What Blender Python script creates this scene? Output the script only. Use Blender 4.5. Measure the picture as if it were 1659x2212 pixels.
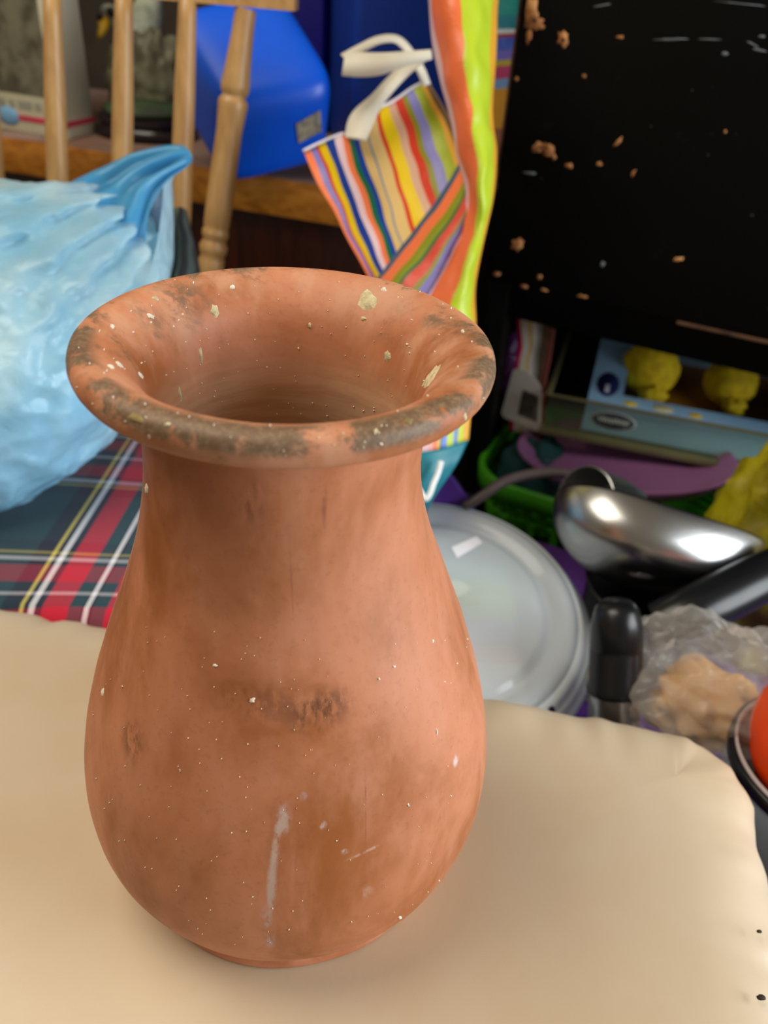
import bpy, bmesh, math, random
import numpy as np
from mathutils import Vector, Matrix, noise
from mathutils.bvhtree import BVHTree

for o in list(bpy.data.objects): bpy.data.objects.remove(o)
SC = bpy.context.scene
COL = SC.collection
random.seed(7)
PI = math.pi

# ------------------------------------------------------------------ camera
PITCH, ROLL, YAW = math.radians(34.977), math.radians(4.2532), math.radians(4.2883)
SEAT = 0.46                                   # height of the stool's seat, the vase stands at x=y=0
CAM = Vector((0.02060, -0.31114, SEAT + 0.45513))
FPX = 1765.6                                  # focal length in pixels of the 1659 x 2212 frame
fwd = Vector((math.sin(YAW)*math.cos(PITCH), math.cos(YAW)*math.cos(PITCH), -math.sin(PITCH)))
rgt0 = Vector((math.cos(YAW), -math.sin(YAW), 0)); up0 = rgt0.cross(fwd)
rgt = rgt0*math.cos(ROLL) + up0*math.sin(ROLL)
upv = -rgt0*math.sin(ROLL) + up0*math.cos(ROLL)
cd = bpy.data.cameras.new('camera'); cam = bpy.data.objects.new('camera', cd); COL.objects.link(cam)
cd.sensor_fit = 'VERTICAL'; cd.sensor_height = 36.0; cd.lens = FPX/2212*36.0
cd.clip_start = 0.02; cd.clip_end = 50
m = Matrix((rgt, upv, -fwd)).transposed().to_4x4(); m.translation = CAM
cam.matrix_world = m
cd.dof.use_dof = True; cd.dof.focus_distance = 0.38; cd.dof.aperture_fstop = 7.75
SC.camera = cam

# ------------------------------------------------------------------ world, lights, exposure
SC.view_settings.view_transform = 'Standard'; SC.view_settings.look = 'None'
SC.view_settings.gamma = 1.0; SC.view_settings.use_curve_mapping = False
SC.view_settings.exposure = 0.0
try:
    SC.cycles.max_bounces = 6; SC.cycles.diffuse_bounces = 3; SC.cycles.glossy_bounces = 3; SC.cycles.transmission_bounces = 3; SC.cycles.transparent_max_bounces = 8
except Exception: pass
w = bpy.data.worlds.new('room_light'); SC.world = w; w.use_nodes = True
w.node_tree.nodes['Background'].inputs[0].default_value = (1.0, 0.82, 0.58, 1)
w.node_tree.nodes['Background'].inputs[1].default_value = 0.22
def area(name, loc, aim, sx, sy, watt, col):
    l = bpy.data.lights.new(name, 'AREA'); l.shape = 'RECTANGLE'; l.size = sx; l.size_y = sy
    l.energy = watt; l.color = col
    o = bpy.data.objects.new(name, l); COL.objects.link(o); o.location = loc
    o.rotation_euler = (Vector(aim) - Vector(loc)).to_track_quat('-Z', 'Y').to_euler()
    return o
area('window_daylight', (1.72, -0.52, 1.05), (0, 0.1, 0.6), 1.1, 1.3, 49, (0.90, 0.96, 1.0))
area('ceiling_lamp', (-0.8, 0.12, 2.15), (-0.2, 0.2, 0.5), 1.1, 1.1, 27, (1.0, 0.91, 0.75))

# ------------------------------------------------------------------ pixel -> world helpers
def DIR(px, py): return fwd + rgt*((px-829.5)/FPX) - upv*((py-1106)/FPX)
def RW(px, py, d): return CAM + DIR(px, py)*d
def RZ(px, py, z):
    d = DIR(px, py); return CAM + d*((z-CAM.z)/d.z)
def RP(px, py, p, n):
    d = DIR(px, py); return CAM + d*((Vector(p)-CAM).dot(n)/d.dot(n))

# ------------------------------------------------------------------ materials
def lin(c):
    return tuple(((v/255)/12.92 if v/255 <= .04045 else ((v/255+.055)/1.055)**2.4) for v in c) + (1.0,)
class NT:
    def __init__(s, name):
        s.m = bpy.data.materials.new(name); s.m.use_nodes = True; s.t = s.m.node_tree; s.n = s.t.nodes
        s.b = s.n['Principled BSDF']; s.out = s.n['Material Output']
    def new(s, typ, **k):
        n = s.n.new(typ)
        for a, v in k.items(): setattr(n, a, v)
        return n
    def put(s, sock, v):
        if isinstance(v, bpy.types.NodeSocket): s.t.links.new(v, sock)
        else: sock.default_value = v
    def math(s, op, a, b=0.0, c=0.0, clamp=False):
        n = s.new('ShaderNodeMath', operation=op, use_clamp=clamp)
        s.put(n.inputs[0], a); s.put(n.inputs[1], b); s.put(n.inputs[2], c); return n.outputs[0]
    def vmath(s, op, a, b=(0, 0, 0)):
        n = s.new('ShaderNodeVectorMath', operation=op); s.put(n.inputs[0], a); s.put(n.inputs[1], b)
        return n.outputs['Value'] if op in ('DOT_PRODUCT', 'LENGTH', 'DISTANCE') else n.outputs[0]
    def mix(s, f, a, b, typ='MIX'):
        n = s.new('ShaderNodeMix', data_type='RGBA', blend_type=typ)
        s.put(n.inputs[0], f); s.put(n.inputs[6], a); s.put(n.inputs[7], b); return n.outputs[2]
    def coord(s, kind='Object'): return s.new('ShaderNodeTexCoord').outputs[kind]
    def scale(s, v, sc): return s.vmath('MULTIPLY', v, sc)
    def noise(s, v, sc, det=4, rough=.55, dist=0):
        n = s.new('ShaderNodeTexNoise'); s.put(n.inputs['Vector'], v)
        n.inputs['Scale'].default_value = sc; n.inputs['Detail'].default_value = det
        n.inputs['Roughness'].default_value = rough; n.inputs['Distortion'].default_value = dist
        return n.outputs['Fac']
    def step(s, v, a, b):
        n = s.new('ShaderNodeMapRange', interpolation_type='SMOOTHSTEP')
        s.put(n.inputs[0], v); n.inputs[1].default_value = a; n.inputs[2].default_value = b; return n.outputs[0]
    def bump(s, h, strength=.3, dist=.001):
        n = s.new('ShaderNodeBump'); n.inputs['Strength'].default_value = strength
        n.inputs['Distance'].default_value = dist; s.put(n.inputs['Height'], h)
        s.t.links.new(n.outputs[0], s.b.inputs['Normal']); return n
    def set(s, **k):
        for a, v in k.items(): s.put(s.b.inputs[a.replace('_', ' ')], v)
        return s
    def ramp(s, f, stops, mode='CONSTANT'):
        n = s.new('ShaderNodeValToRGB'); cr = n.color_ramp; cr.interpolation = mode
        cr.elements[0].position = stops[0][0]; cr.elements[0].color = stops[0][1]
        cr.elements[1].position = stops[1][0]; cr.elements[1].color = stops[1][1]
        for p, c in stops[2:]:
            e = cr.elements.new(p); e.color = c
        s.put(n.inputs[0], f); return n.outputs[0]

def M(name, rgb, rough=.5, metal=0.0, var=.12, scale=12, bump=0.0, bscale=120, spec=.4, rgb2=None, **k):
    t = NT(name); co = t.coord()
    f = t.noise(co, scale, 5)
    c = lin(rgb); c2 = lin(rgb2) if rgb2 else tuple(v*(1-var) for v in c[:3]) + (1,)
    c1 = c if rgb2 else tuple(min(1, v*(1+var*.6)) for v in c[:3]) + (1,)
    t.set(Base_Color=t.mix(t.step(f, .35, .65), c1, c2), Roughness=rough, Metallic=metal)
    t.b.inputs['Specular IOR Level'].default_value = spec
    if bump: t.bump(t.noise(co, bscale, 4), bump)
    for a, v in k.items(): t.b.inputs[a.replace('_', ' ')].default_value = v
    return t.m

def film(name, rgb, clear=.4, rough=.25, transl=.35, rgb2=None, scale=9, bump=.35, bscale=35):
    """thin plastic film: part lets the view through, part glossy, part glowing with light from behind"""
    t = NT(name); co = t.coord(); f = t.noise(co, scale, 5, .6)
    c = t.mix(t.step(f, .38, .64), lin(rgb), lin(rgb2 or rgb))
    t.set(Base_Color=c, Roughness=rough); t.b.inputs['Specular IOR Level'].default_value = .6
    bp = t.bump(t.noise(co, bscale, 6, .62, .6), bump, .004)
    tl = t.new('ShaderNodeBsdfTranslucent'); t.put(tl.inputs[0], c)
    tr = t.new('ShaderNodeBsdfTransparent'); tr.inputs[0].default_value = lin(tuple(min(255, 128+v//2) for v in rgb))
    m1 = t.new('ShaderNodeMixShader'); m1.inputs[0].default_value = transl
    t.t.links.new(t.b.outputs[0], m1.inputs[1]); t.t.links.new(tl.outputs[0], m1.inputs[2])
    m2 = t.new('ShaderNodeMixShader'); m2.inputs[0].default_value = clear
    t.t.links.new(m1.outputs[0], m2.inputs[1]); t.t.links.new(tr.outputs[0], m2.inputs[2])
    t.t.links.new(m2.outputs[0], t.out.inputs[0])
    return t.m

def stripes(name, seq, rough=.35, transl=.15):
    t = NT(name); uv = t.coord('UV'); sep = t.new('ShaderNodeSeparateXYZ'); t.put(sep.inputs[0], uv)
    tot = sum(a for a, _ in seq); p = 0; st = []
    for a, c in seq: st.append((p/tot, lin(c))); p += a
    co = t.coord(); wob = t.math('MULTIPLY', t.math('SUBTRACT', t.noise(co, 14, 3), .5), .02)
    col = t.ramp(t.math('ADD', sep.outputs[0], wob), st)
    t.set(Base_Color=col, Roughness=rough)
    t.bump(t.noise(co, 55, 5, .6, .8), .35, .003)
    tl = t.new('ShaderNodeBsdfTranslucent'); t.put(tl.inputs[0], col)
    m1 = t.new('ShaderNodeMixShader'); m1.inputs[0].default_value = transl
    t.t.links.new(t.b.outputs[0], m1.inputs[1]); t.t.links.new(tl.outputs[0], m1.inputs[2])
    t.t.links.new(m1.outputs[0], t.out.inputs[0])
    return t.m

def wood(name, rgb, rgb2, stretch=(60, 60, 4), rough=.4, sc=1.0):
    t = NT(name); co = t.scale(t.coord(), stretch)
    f = t.noise(co, sc, 6, .6, .4)
    t.set(Base_Color=t.mix(t.step(f, .3, .7), lin(rgb), lin(rgb2)), Roughness=rough)
    t.b.inputs['Specular IOR Level'].default_value = .4
    t.bump(f, .15, .0006)
    return t.m

# ------------------------------------------------------------------ mesh helpers
def mesh(name, verts, faces, mat, parent=None, loc=None, smooth=True, uvs=None, subsurf=0, solid=0, kind=None, label=None, auto=None):
    """verts are world positions; the object sits at loc (or its parent's place)"""
    base = Vector(loc) if loc is not None else (WP[parent.name] if parent else Vector((0, 0, 0)))
    org = base.copy()
    me = bpy.data.meshes.new(name)
    me.from_pydata([tuple(Vector(v)-org) for v in verts], [], faces); me.update()
    if uvs is not None:
        l = me.uv_layers.new(name='UVMap')
        for lp in me.loops: l.data[lp.index].uv = uvs[lp.vertex_index]
    bm = bmesh.new(); bm.from_mesh(me); bmesh.ops.recalc_face_normals(bm, faces=bm.faces); bm.to_mesh(me); bm.free()
    if smooth: me.polygons.foreach_set('use_smooth', [True]*len(me.polygons))
    me.materials.append(mat)
    o = bpy.data.objects.new(name, me); COL.objects.link(o)
    if parent:
        o.parent = parent; o.location = base - WP[parent.name]
    else: o.location = base
    WP[o.name] = base.copy()
    if solid:
        md = o.modifiers.new('solid', 'SOLIDIFY'); md.thickness = solid; md.offset = 0
    if subsurf:
        md = o.modifiers.new('sub', 'SUBSURF'); md.levels = subsurf; md.render_levels = subsurf
    if auto is not None and smooth:
        me.set_sharp_from_angle(angle=math.radians(auto))
    if kind: o['kind'] = kind
    if label: o['label'] = label
    return o
WP = {}
def tag(o, label, cat, group=None, kind=None):
    o['label'] = label; o['category'] = cat
    if group: o['group'] = group
    if kind: o['kind'] = kind
    return o
def empty(name, loc, label, cat, group=None, kind=None):
    o = bpy.data.objects.new(name, None); COL.objects.link(o); o.location = loc; o.empty_display_size = .02
    WP[o.name] = Vector(loc)
    return tag(o, label, cat, group, kind)
def frame(yaw, org, tilt=0.0):
    return Matrix.Translation(Vector(org)) @ Matrix.Rotation(yaw, 4, 'Z') @ Matrix.Rotation(tilt, 4, 'X')
def boxg(lo, hi, mtx=Matrix(), bevel=0.0, seg=2):
    bm = bmesh.new(); bmesh.ops.create_cube(bm, size=1)
    for v in bm.verts: v.co = Vector([(lo[i]+hi[i])/2 + v.co[i]*(hi[i]-lo[i]) for i in range(3)])
    if bevel: bmesh.ops.bevel(bm, geom=bm.edges[:], offset=bevel, segments=seg, profile=.5, affect='EDGES')
    vs = [mtx @ v.co for v in bm.verts]; bm.verts.index_update(); fs = [[v.index for v in f.verts] for f in bm.faces]; bm.free()
    return vs, fs
def join(*parts):
    V, F = [], []
    for v, f in parts:
        n = len(V); V += list(v); F += [[i+n for i in q] for q in f]
    return V, F
def box(name, lo, hi, mtx, mat, parent=None, bevel=.002, seg=2, loc=None, label=None, kind=None):
    v, f = boxg(lo, hi, mtx, bevel, seg)
    return mesh(name, v, f, mat, parent, loc, auto=35, label=label, kind=kind)
def latheg(prof, n=64, mtx=Matrix(), wob=None):
    V, F = [], []; k = len(prof)
    for j in range(n):
        a = 2*PI*j/n
        for (r, z) in prof:
            rr = r*(1 + (wob(a, z) if wob else 0))
            V.append(mtx @ Vector((rr*math.cos(a), rr*math.sin(a), z)))
    for j in range(n):
        q = (j+1) % n
        for i in range(k-1): F.append([j*k+i, q*k+i, q*k+i+1, j*k+i+1])
    return V, F
def tubeg(path, rad, n=14, caps=True):
    P = [Vector(p) for p in path]; R = rad if isinstance(rad, (list, tuple)) else [rad]*len(P)
    V, F = [], []; ref = Vector((0.13, 0.21, 0.97))
    for i, p in enumerate(P):
        t = (P[min(i+1, len(P)-1)] - P[max(i-1, 0)]).normalized()
        if abs(t.dot(ref)) > .95: ref = Vector((1, .1, 0))
        a = t.cross(ref).normalized(); b = t.cross(a)
        ref = b if False else ref
        for j in range(n):
            c = 2*PI*j/n; V.append(p + (a*math.cos(c) + b*math.sin(c))*R[i])
    for i in range(len(P)-1):
        for j in range(n):
            q = (j+1) % n; F.append([i*n+j, i*n+q, (i+1)*n+q, (i+1)*n+j])
    if caps: F.append(list(range(n))); F.append([(len(P)-1)*n + j for j in range(n)])
    return V, F
def cr(p0, p1, p2, p3, t):
    return .5*((2*p1) + (p2-p0)*t + (2*p0-5*p1+4*p2-p3)*t*t + (3*p1-p0-3*p2+p3)*t**3)
def curve(P, n):
    out = []; k = len(P)-1
    for i in range(n+1):
        s = i/n*k; j = min(int(s), k-1); t = s-j
        out.append(cr(P[max(j-1, 0)] if j > 0 else P[0]*2-P[1], P[j], P[j+1], P[j+2] if j+2 <= k else P[k]*2-P[k-1], t))
    return out
def smooth_path(pts, n): return curve([Vector(p) for p in pts], n)
def patchg(rows, nu, nv, wr=0.0, ws=30.0, seed=0.0):
    """smooth surface through rows of points; returns verts, faces, uv (u runs along a row)"""
    R = [curve([Vector(p) for p in r], nu) for r in rows]
    C = [curve([R[i][u] for i in range(len(rows))], nv) for u in range(nu+1)]
    V, UV = [], []
    for j in range(nv+1):
        for u in range(nu+1):
            p = C[u][j]
            if wr:
                e = min(1, 6*min(u, nu-u)/nu + .25)
                d = noise.noise_vector((p + Vector((seed, 0, 0)))*ws)*wr*e
                p = p + d
            V.append(p); UV.append((u/nu, j/nv))
    F = [[j*(nu+1)+u, j*(nu+1)+u+1, (j+1)*(nu+1)+u+1, (j+1)*(nu+1)+u] for j in range(nv) for u in range(nu)]
    return V, F, UV
def patch(name, rows, mat, parent=None, nu=40, nv=40, wr=0.0, ws=30, solid=.0006, seed=0, loc=None, label=None):
    v, f, uv = patchg(rows, nu, nv, wr, ws, seed)
    return mesh(name, v, f, mat, parent, loc, uvs=uv, solid=solid, label=label)
def pxrow(pts, d=None): return [RW(p[0], p[1], p[2] if len(p) > 2 else d) for p in pts]
def blobg(c, r, nu=48, nv=32, amp=.15, sc=3.0, seed=0.0, ridge=0.0, squash=None):
    V, F = [], []
    for j in range(nv+1):
        ph = PI*j/nv
        for i in range(nu):
            th = 2*PI*i/nu
            d = Vector((math.sin(ph)*math.cos(th), math.sin(ph)*math.sin(th), math.cos(ph)))
            q = d*sc + Vector((seed, seed*.7, -seed))
            k = 1 + amp*noise.fractal(q, .8, 2.1, 4)
            if ridge: k += ridge*(1-2*abs(noise.noise(q*2.3)))
            p = Vector((d.x*r[0]*k, d.y*r[1]*k, d.z*r[2]*k))
            if squash is not None: p.z = max(p.z, squash)
            V.append(Vector(c) + p)
    for j in range(nv):
        for i in range(nu):
            q = (i+1) % nu; F.append([j*nu+i, j*nu+q, (j+1)*nu+q, (j+1)*nu+i])
    return V, F

# ================================================================== the setting
floor_m = M('carpet', (46, 40, 38), .95, bump=.5, bscale=400)
wall_m = M('wall_paint', (70, 62, 54), .9, bump=.1, bscale=60)
v, f = boxg((-3, -3, -.05), (3, 3.2, 0)); mesh('floor', v, f, floor_m, smooth=False, kind='structure', label='dark carpeted floor under the clutter')
YW = math.radians(-22)
FW = frame(YW, (0.0, 1.66, 0))
v, f = boxg((-2.6, 0, 0), (2.6, .08, 2.5), FW); mesh('wall_back', v, f, wall_m, smooth=False, kind='structure', label='dim brown wall behind the sideboard')

# ================================================================== stool
SY = math.radians(-12.6); FS = frame(SY, (0, 0, 0))
vinyl = NT('cream_vinyl'); co = vinyl.coord()
nn = vinyl.noise(co, 5, 4); n2 = vinyl.noise(co, 260, 3)
vc = vinyl.mix(vinyl.step(nn, .35, .7), lin((208, 190, 164)), lin((200, 177, 146)))
vinyl.set(Base_Color=vc, Roughness=.42); vinyl.b.inputs['Specular IOR Level'].default_value = .45
vinyl.bump(n2, .12, .0006)
stool = empty('padded_stool', FS @ Vector((-.03, -.05, 0)), 'cream vinyl padded stool carrying the terracotta vase', 'stool')
def rrect(s, x0, x1, y0, y1, r):
    segs = []
    L = [(x1-x0-2*r), PI*r/2, (y1-y0-2*r), PI*r/2]*2
    per = sum(L); d = (s % 1)*per
    cs = [(x0+r, y0), None, (x1, y0+r), None, (x1-r, y1), None, (x0, y1-r), None]
    ds = [(1, 0), None, (0, 1), None, (-1, 0), None, (0, -1), None]
    cc = {1: (x1-r, y0+r, -PI/2), 3: (x1-r, y1-r, 0), 5: (x0+r, y1-r, PI/2), 7: (x0+r, y0+r, PI)}
    for i in range(8):
        if d <= L[i] or i == 7:
            if i % 2 == 0:
                p = Vector((cs[i][0]+ds[i][0]*d, cs[i][1]+ds[i][1]*d)); nrm = Vector((ds[i][1], -ds[i][0]))
            else:
                a = cc[i][2] + d/r; nrm = Vector((math.cos(a), math.sin(a))); p = Vector(cc[i][:2]) + nrm*r
            return p, nrm
        d -= L[i]
NS = 560
SX0, SX1, SY0, SY1, SR = -.345, .308, -.30, .153, .062
prof = [(.0605, -.0010, .04), (.055, -.0016, .2), (.045, -.003, .45), (.033, -.0055, .7), (.024, -.009, .9), (.016, -.0135, 1), (.009, -.020, 1), (.004, -.028, .9), (.001, -.038, .6), (0, -.050, .35), (.002, -.066, .2), (.006, -.078, .1)]
V, F = [], []
def pucker(s, k):
    q = s*46
    a = noise.noise(Vector((q, 3.1, k*.15)))
    b = noise.noise(Vector((q*2.7, 7.7, k*.1)))
    return (1-2*abs(a))*.55 + b*.45
for i in range(NS):
    s = i/NS
    p, nrm = rrect(s, SX0, SX1, SY0, SY1, SR)
    mid = Vector(((SX0+SX1)/2, (SY0+SY1)/2)); p_in = p - nrm*prof[0][0]
    for kk, zz_ in ((.25, .0), (.6, .0), (.88, -.0002), (.97, -.0006)):
        q = mid + (p_in-mid)*kk; V.append(FS @ Vector((q.x, q.y, SEAT + zz_)))
    for k, (ins, z, pk) in enumerate(prof):
        amp = pk*pucker(s, k)
        q = p - nrm*(ins - .0042*amp)
        V.append(FS @ Vector((q.x, q.y, SEAT + z + .0030*amp)))
K = len(prof) + 4
for i in range(NS):
    j = (i+1) % NS
    for k in range(K-1): F.append([i*K+k, j*K+k, j*K+k+1, i*K+k+1])
F.append([i*K for i in range(NS)]); F.append([i*K+K-1 for i in range(NS)])
mesh('seat_cushion', V, F, vinyl.m, stool)
stool_wood = wood('stool_wood', (110, 70, 40), (80, 48, 26))
box('seat_frame', (SX0+.02, SY0+.02, SEAT-.115), (SX1-.02, SY1-.02, SEAT-.075), FS, stool_wood, stool, .004)
for (x, y) in ((SX0+.05, SY0+.05), (SX1-.05, SY0+.05), (SX0+.05, SY1-.05), (SX1-.05, SY1-.05)):
    v, f = tubeg([FS @ Vector((x, y, z)) for z in (0, .05, .2, SEAT-.10)], [.014, .016, .02, .023]); mesh('leg', v, f, stool_wood, stool, auto=40)
# dark crumbs lying on the vinyl
for (px, py, r) in ((1640, 2012, .0011), (1645, 2155, .0016)):
    c = RZ(px, py, SEAT+.0006); v, f = blobg(c, (r*1.6, r, r*.6), 10, 8, .3, 2, px)
    mesh('vinyl_nick', v, f, M('nick', (60, 44, 34), .8), stool)

# ================================================================== vase
R0, H0 = .085, .32320
zk = [0, .03, .08, .15, .23, .32, .42, .52, .62, .72, .82, .90]
rk = [1.0676, 1.1084, 1.1877, 1.2885, 1.3167, 1.2819, 1.1841, 1.055, 0.9128, 0.7845, 0.7132, 0.7063]
outer = [(.0, .006), (.88, .004), (1.0, .0), (1.075, .0025), (1.09, .0075), (1.075, .0125), (1.062, .018)]
def spl(z):
    i = max(0, min(len(zk)-2, np.searchsorted(zk, z)-1)); g = np.gradient(np.array(rk), np.array(zk))
    h = zk[i+1]-zk[i]; t = (z-zk[i])/h
    return (2*t**3-3*t**2+1)*rk[i]+(t**3-2*t**2+t)*h*g[i]+(-2*t**3+3*t**2)*rk[i+1]+(t**3-t**2)*h*g[i+1]
for z in np.linspace(.032, .90, 66):
    r = spl(z)
    if z < .08: r = r - (.08-z)*.6
    outer.append((r, z))
lip = [(.712, .922), (.735, .938), (.79, .946), (.86, .950), (.925, .954), (.98, .963), (1.0, .977), (.99, .990), (.968, .9965), (.93, .9998), (.88, .9985), (.82, .991), (.76, .977), (.70, .956), (.66, .927), (.632, .890), (.62, .85)]
inner = [(spl(z)-.085, z) for z in np.linspace(.82, .06, 30)] + [(.55, .035), (0, .03)]
ctrl = outer + lip + inner
pr = [Vector((r*R0, z*H0, 0)) for r, z in ctrl]
vprof = [(p.x, p.y) for p in curve(pr, len(pr)*3)]
def vwob(a, z):
    q = Vector((math.cos(a)*2, math.sin(a)*2, z*14))
    return .006*noise.noise(q) + .0018*noise.noise(q*4.0)
V, F = latheg([(max(r, 0.0002), z) for r, z in vprof], 256, Matrix.Translation((0, 0, SEAT)), vwob)
V = [p - Vector((.0020*math.exp(-(((p.z-SEAT)/H0-.80)/.14)**2), 0, 0)) for p in V]
t = NT('terracotta'); co = t.coord()
sep = t.new('ShaderNodeSeparateXYZ'); t.put(sep.inputs[0], co)
zz = sep.outputs[2]; rr = t.vmath('LENGTH', t.scale(co, (1, 1, 0)))
big = t.noise(t.scale(co, (1, 1, .6)), 13, 5, .6, .4); med = t.noise(t.scale(co, (1, 1, .25)), 45, 5, .6); fine = t.noise(co, 320, 4, .6)
col = t.mix(t.step(big, .38, .68), lin((202, 132, 96)), lin((156, 90, 44)))
col = t.mix(t.math('MULTIPLY', t.step(med, .45, .75), .45), col, lin((208, 146, 118)))
col = t.mix(t.math('MULTIPLY', t.step(fine, .5, .8), .25), col, lin((128, 72, 46)))
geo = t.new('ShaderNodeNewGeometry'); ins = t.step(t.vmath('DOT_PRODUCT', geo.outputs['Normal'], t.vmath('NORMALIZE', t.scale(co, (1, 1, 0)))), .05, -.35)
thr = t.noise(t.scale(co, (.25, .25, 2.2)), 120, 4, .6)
lit_dust = t.mix(t.step(thr, .35, .65), lin((218, 184, 150)), lin((202, 166, 132)))  # inside dust, paled further to paint in light falling through the mouth
col = t.mix(t.math('MULTIPLY', t.math('MULTIPLY', ins, t.step(zz, .94*H0, .80*H0)), .92), col, lit_dust)
# lip grime
bloom = t.math('MULTIPLY', t.math('MULTIPLY', t.step(zz, .90*H0, .96*H0), t.step(med, .40, .66)), .40)
col = t.mix(bloom, col, lin((214, 168, 134)))
rimmask = t.math('MULTIPLY', t.step(zz, .972*H0, .986*H0), t.step(rr, .84*R0, .92*R0))
back = t.step(zz, .93*H0, .97*H0)
gn = t.noise(co, 34, 8, .68, .3)
front = t.step(sep.outputs[1], .02, -.03)
g1 = t.math('MULTIPLY', rimmask, t.step(t.math('ADD', gn, t.math('MULTIPLY', front, .10)), .515, .60))
g2 = t.math('MULTIPLY', t.math('MULTIPLY', back, t.step(gn, .55, .64)), .7)
gfin = t.noise(co, 420, 3, .7)
gcol = t.mix(t.step(gfin, .4, .7), lin((92, 78, 60)), lin((128, 112, 88)))
col = t.mix(t.math('MULTIPLY', t.math('MAXIMUM', g1, g2), .86), col, gcol)
vase_nt, vase_col, vase_co = t, col, co
t.set(Roughness=t.math('ADD', .44, t.math('MULTIPLY', med, .22)))
t.b.inputs['Specular IOR Level'].default_value = .38
t.bump(t.math('ADD', t.math('MULTIPLY', t.noise(co, 160, 5, .65), .6), t.math('MULTIPLY', t.noise(t.scale(co, (1, 1, .06)), 150, 3), .5)), .22, .0008)
vase = empty('terracotta_vase', (0, 0, SEAT), 'tall terracotta vase with flared rim spattered with old paint', 'vase')
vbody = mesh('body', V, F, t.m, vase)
bvh = BVHTree.FromPolygons(V, F)
def on_vase(px, py):
    h = bvh.ray_cast(CAM, DIR(px, py).normalized())
    return (h[0], h[1]) if h[0] is not None else None
# stains with a shape of their own
ST_N = t.noise(t.scale(vase_co, (1, 1, .35)), 200, 5, .65)
def stain(col, px, py, ra, rb, ang, rgb, amt, edge=(1.0, .55), sc=180, lo=.38, hi=.6):
    h = on_vase(px, py)
    if not h: return col
    p = h[0] - Vector((0, 0, SEAT)); n = h[1].normalized()
    e1 = (rgt*math.cos(ang) - upv*math.sin(ang)); e1 = (e1 - n*e1.dot(n)).normalized(); e2 = n.cross(e1)
    d = t.vmath('SUBTRACT', vase_co, tuple(p))
    cx = t.math('MULTIPLY', t.vmath('DOT_PRODUCT', d, tuple(e1)), 1/ra)
    cy = t.math('MULTIPLY', t.vmath('DOT_PRODUCT', d, tuple(e2)), 1/rb)
    cz = t.math('MULTIPLY', t.vmath('DOT_PRODUCT', d, tuple(n)), 1/max(ra, rb))
    cmb = t.new('ShaderNodeCombineXYZ'); t.put(cmb.inputs[0], cx); t.put(cmb.inputs[1], cy); t.put(cmb.inputs[2], cz)
    L = t.vmath('LENGTH', cmb.outputs[0])
    nz = ST_N
    mk = t.math('MULTIPLY', t.step(L, edge[0], edge[1]*.2), t.step(nz, lo, hi))
    return t.mix(t.math('MULTIPLY', mk, amt), col, lin(rgb))
for a in ((690, 1535, .021, .013, -.25, (84, 52, 34), .85), (560, 1520, .03, .012, .1, (110, 62, 40), .5), (285, 1600, .012, .016, .3, (96, 56, 30), .7),
          (612, 1770, .005, .011, .1, (200, 180, 168), .75), (596, 1830, .0026, .020, .12, (200, 180, 168), .7), (586, 1920, .0030, .024, .08, (194, 178, 168), .7), (578, 2010, .0042, .022, .0, (190, 178, 172), .75),
          (985, 1640, .004, .005, .2, (214, 196, 192), .9), (697, 1782, .0025, .003, 0, (206, 186, 178), .8), (745, 1840, .0025, .0022, 0, (206, 186, 178), .8), (800, 1835, .016, .0012, -.15, (200, 168, 150), .6),
          (793, 1925, .005, .006, 0, (196, 158, 140), .4), (655, 1720, .0025, .003, 0, (190, 170, 170), .7), (952, 1770, .004, .005, 0, (130, 76, 62), .7),
          (700, 1080, .0016, .022, .05, (110, 58, 44), .5), (545, 1085, .007, .016, .3, (96, 56, 40), .5), (630, 1260, .0007, .03, .0, (150, 92, 70), .5), (790, 1740, .0007, .03, .0, (110, 62, 46), .6),
          (270, 1690, .0008, .016, .15, (190, 140, 110), .6), (400, 640, .02, .014, 0, (104, 92, 74), .75), (330, 690, .016, .01, 0, (116, 98, 78), .6), (945, 690, .012, .008, .6, (100, 90, 70), .7), (880, 660, .01, .006, .3, (124, 106, 84), .5)):
    if a[5][0] > 180: vase_col = stain(vase_col, *a, lo=.40, hi=.62, edge=(1.0, 1.5))
    else: vase_col = stain(vase_col, *a)
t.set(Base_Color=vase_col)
# dried paint on the vase: larger splats are parts of their own, pin-head specks one part
paint_m = M('dried_paint', (214, 200, 158), .7, var=.25, scale=300, bump=.5, bscale=700)
white_m = M('white_paint', (232, 222, 204), .6, var=.1, scale=300)
grime_m = M('yellow_grime', (150, 130, 84), .85, var=.35, scale=260, bump=.6, bscale=600)
def splatg(px, py, ra, rb, ang, seed, n=14, rough=.28, lift=.00025):
    """irregular flat splat that follows the vase surface, sizes in pixels"""
    rnd = random.Random(seed); pts = []
    ring = []
    for k in range(n):
        a = 2*PI*k/n; q = 1 + rough*rnd.uniform(-1, 1)
        x, y = ra*q*math.cos(a), rb*q*math.sin(a)
        X, Y = px + x*math.cos(ang) - y*math.sin(ang), py + x*math.sin(ang) + y*math.cos(ang)
        h = on_vase(X, Y)
        if not h: return None
        ring.append((h[0], h[1]))
    c = on_vase(px, py)
    V = [c[0] + c[1]*lift*2.2]; F = []
    for (p, nr) in ring:
        V.append(c[0].lerp(p, .72) + nr*lift*1.8)
        if (V[-1]-c[0]).length > .02: return None
    for (p, nr) in ring: V.append(p - nr*lift*.3)
    for k in range(n):
        q = (k+1) % n
        F.append([0, 1+k, 1+q]); F.append([1+k, 1+n+k, 1+n+q, 1+q])
    return V, F
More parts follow.
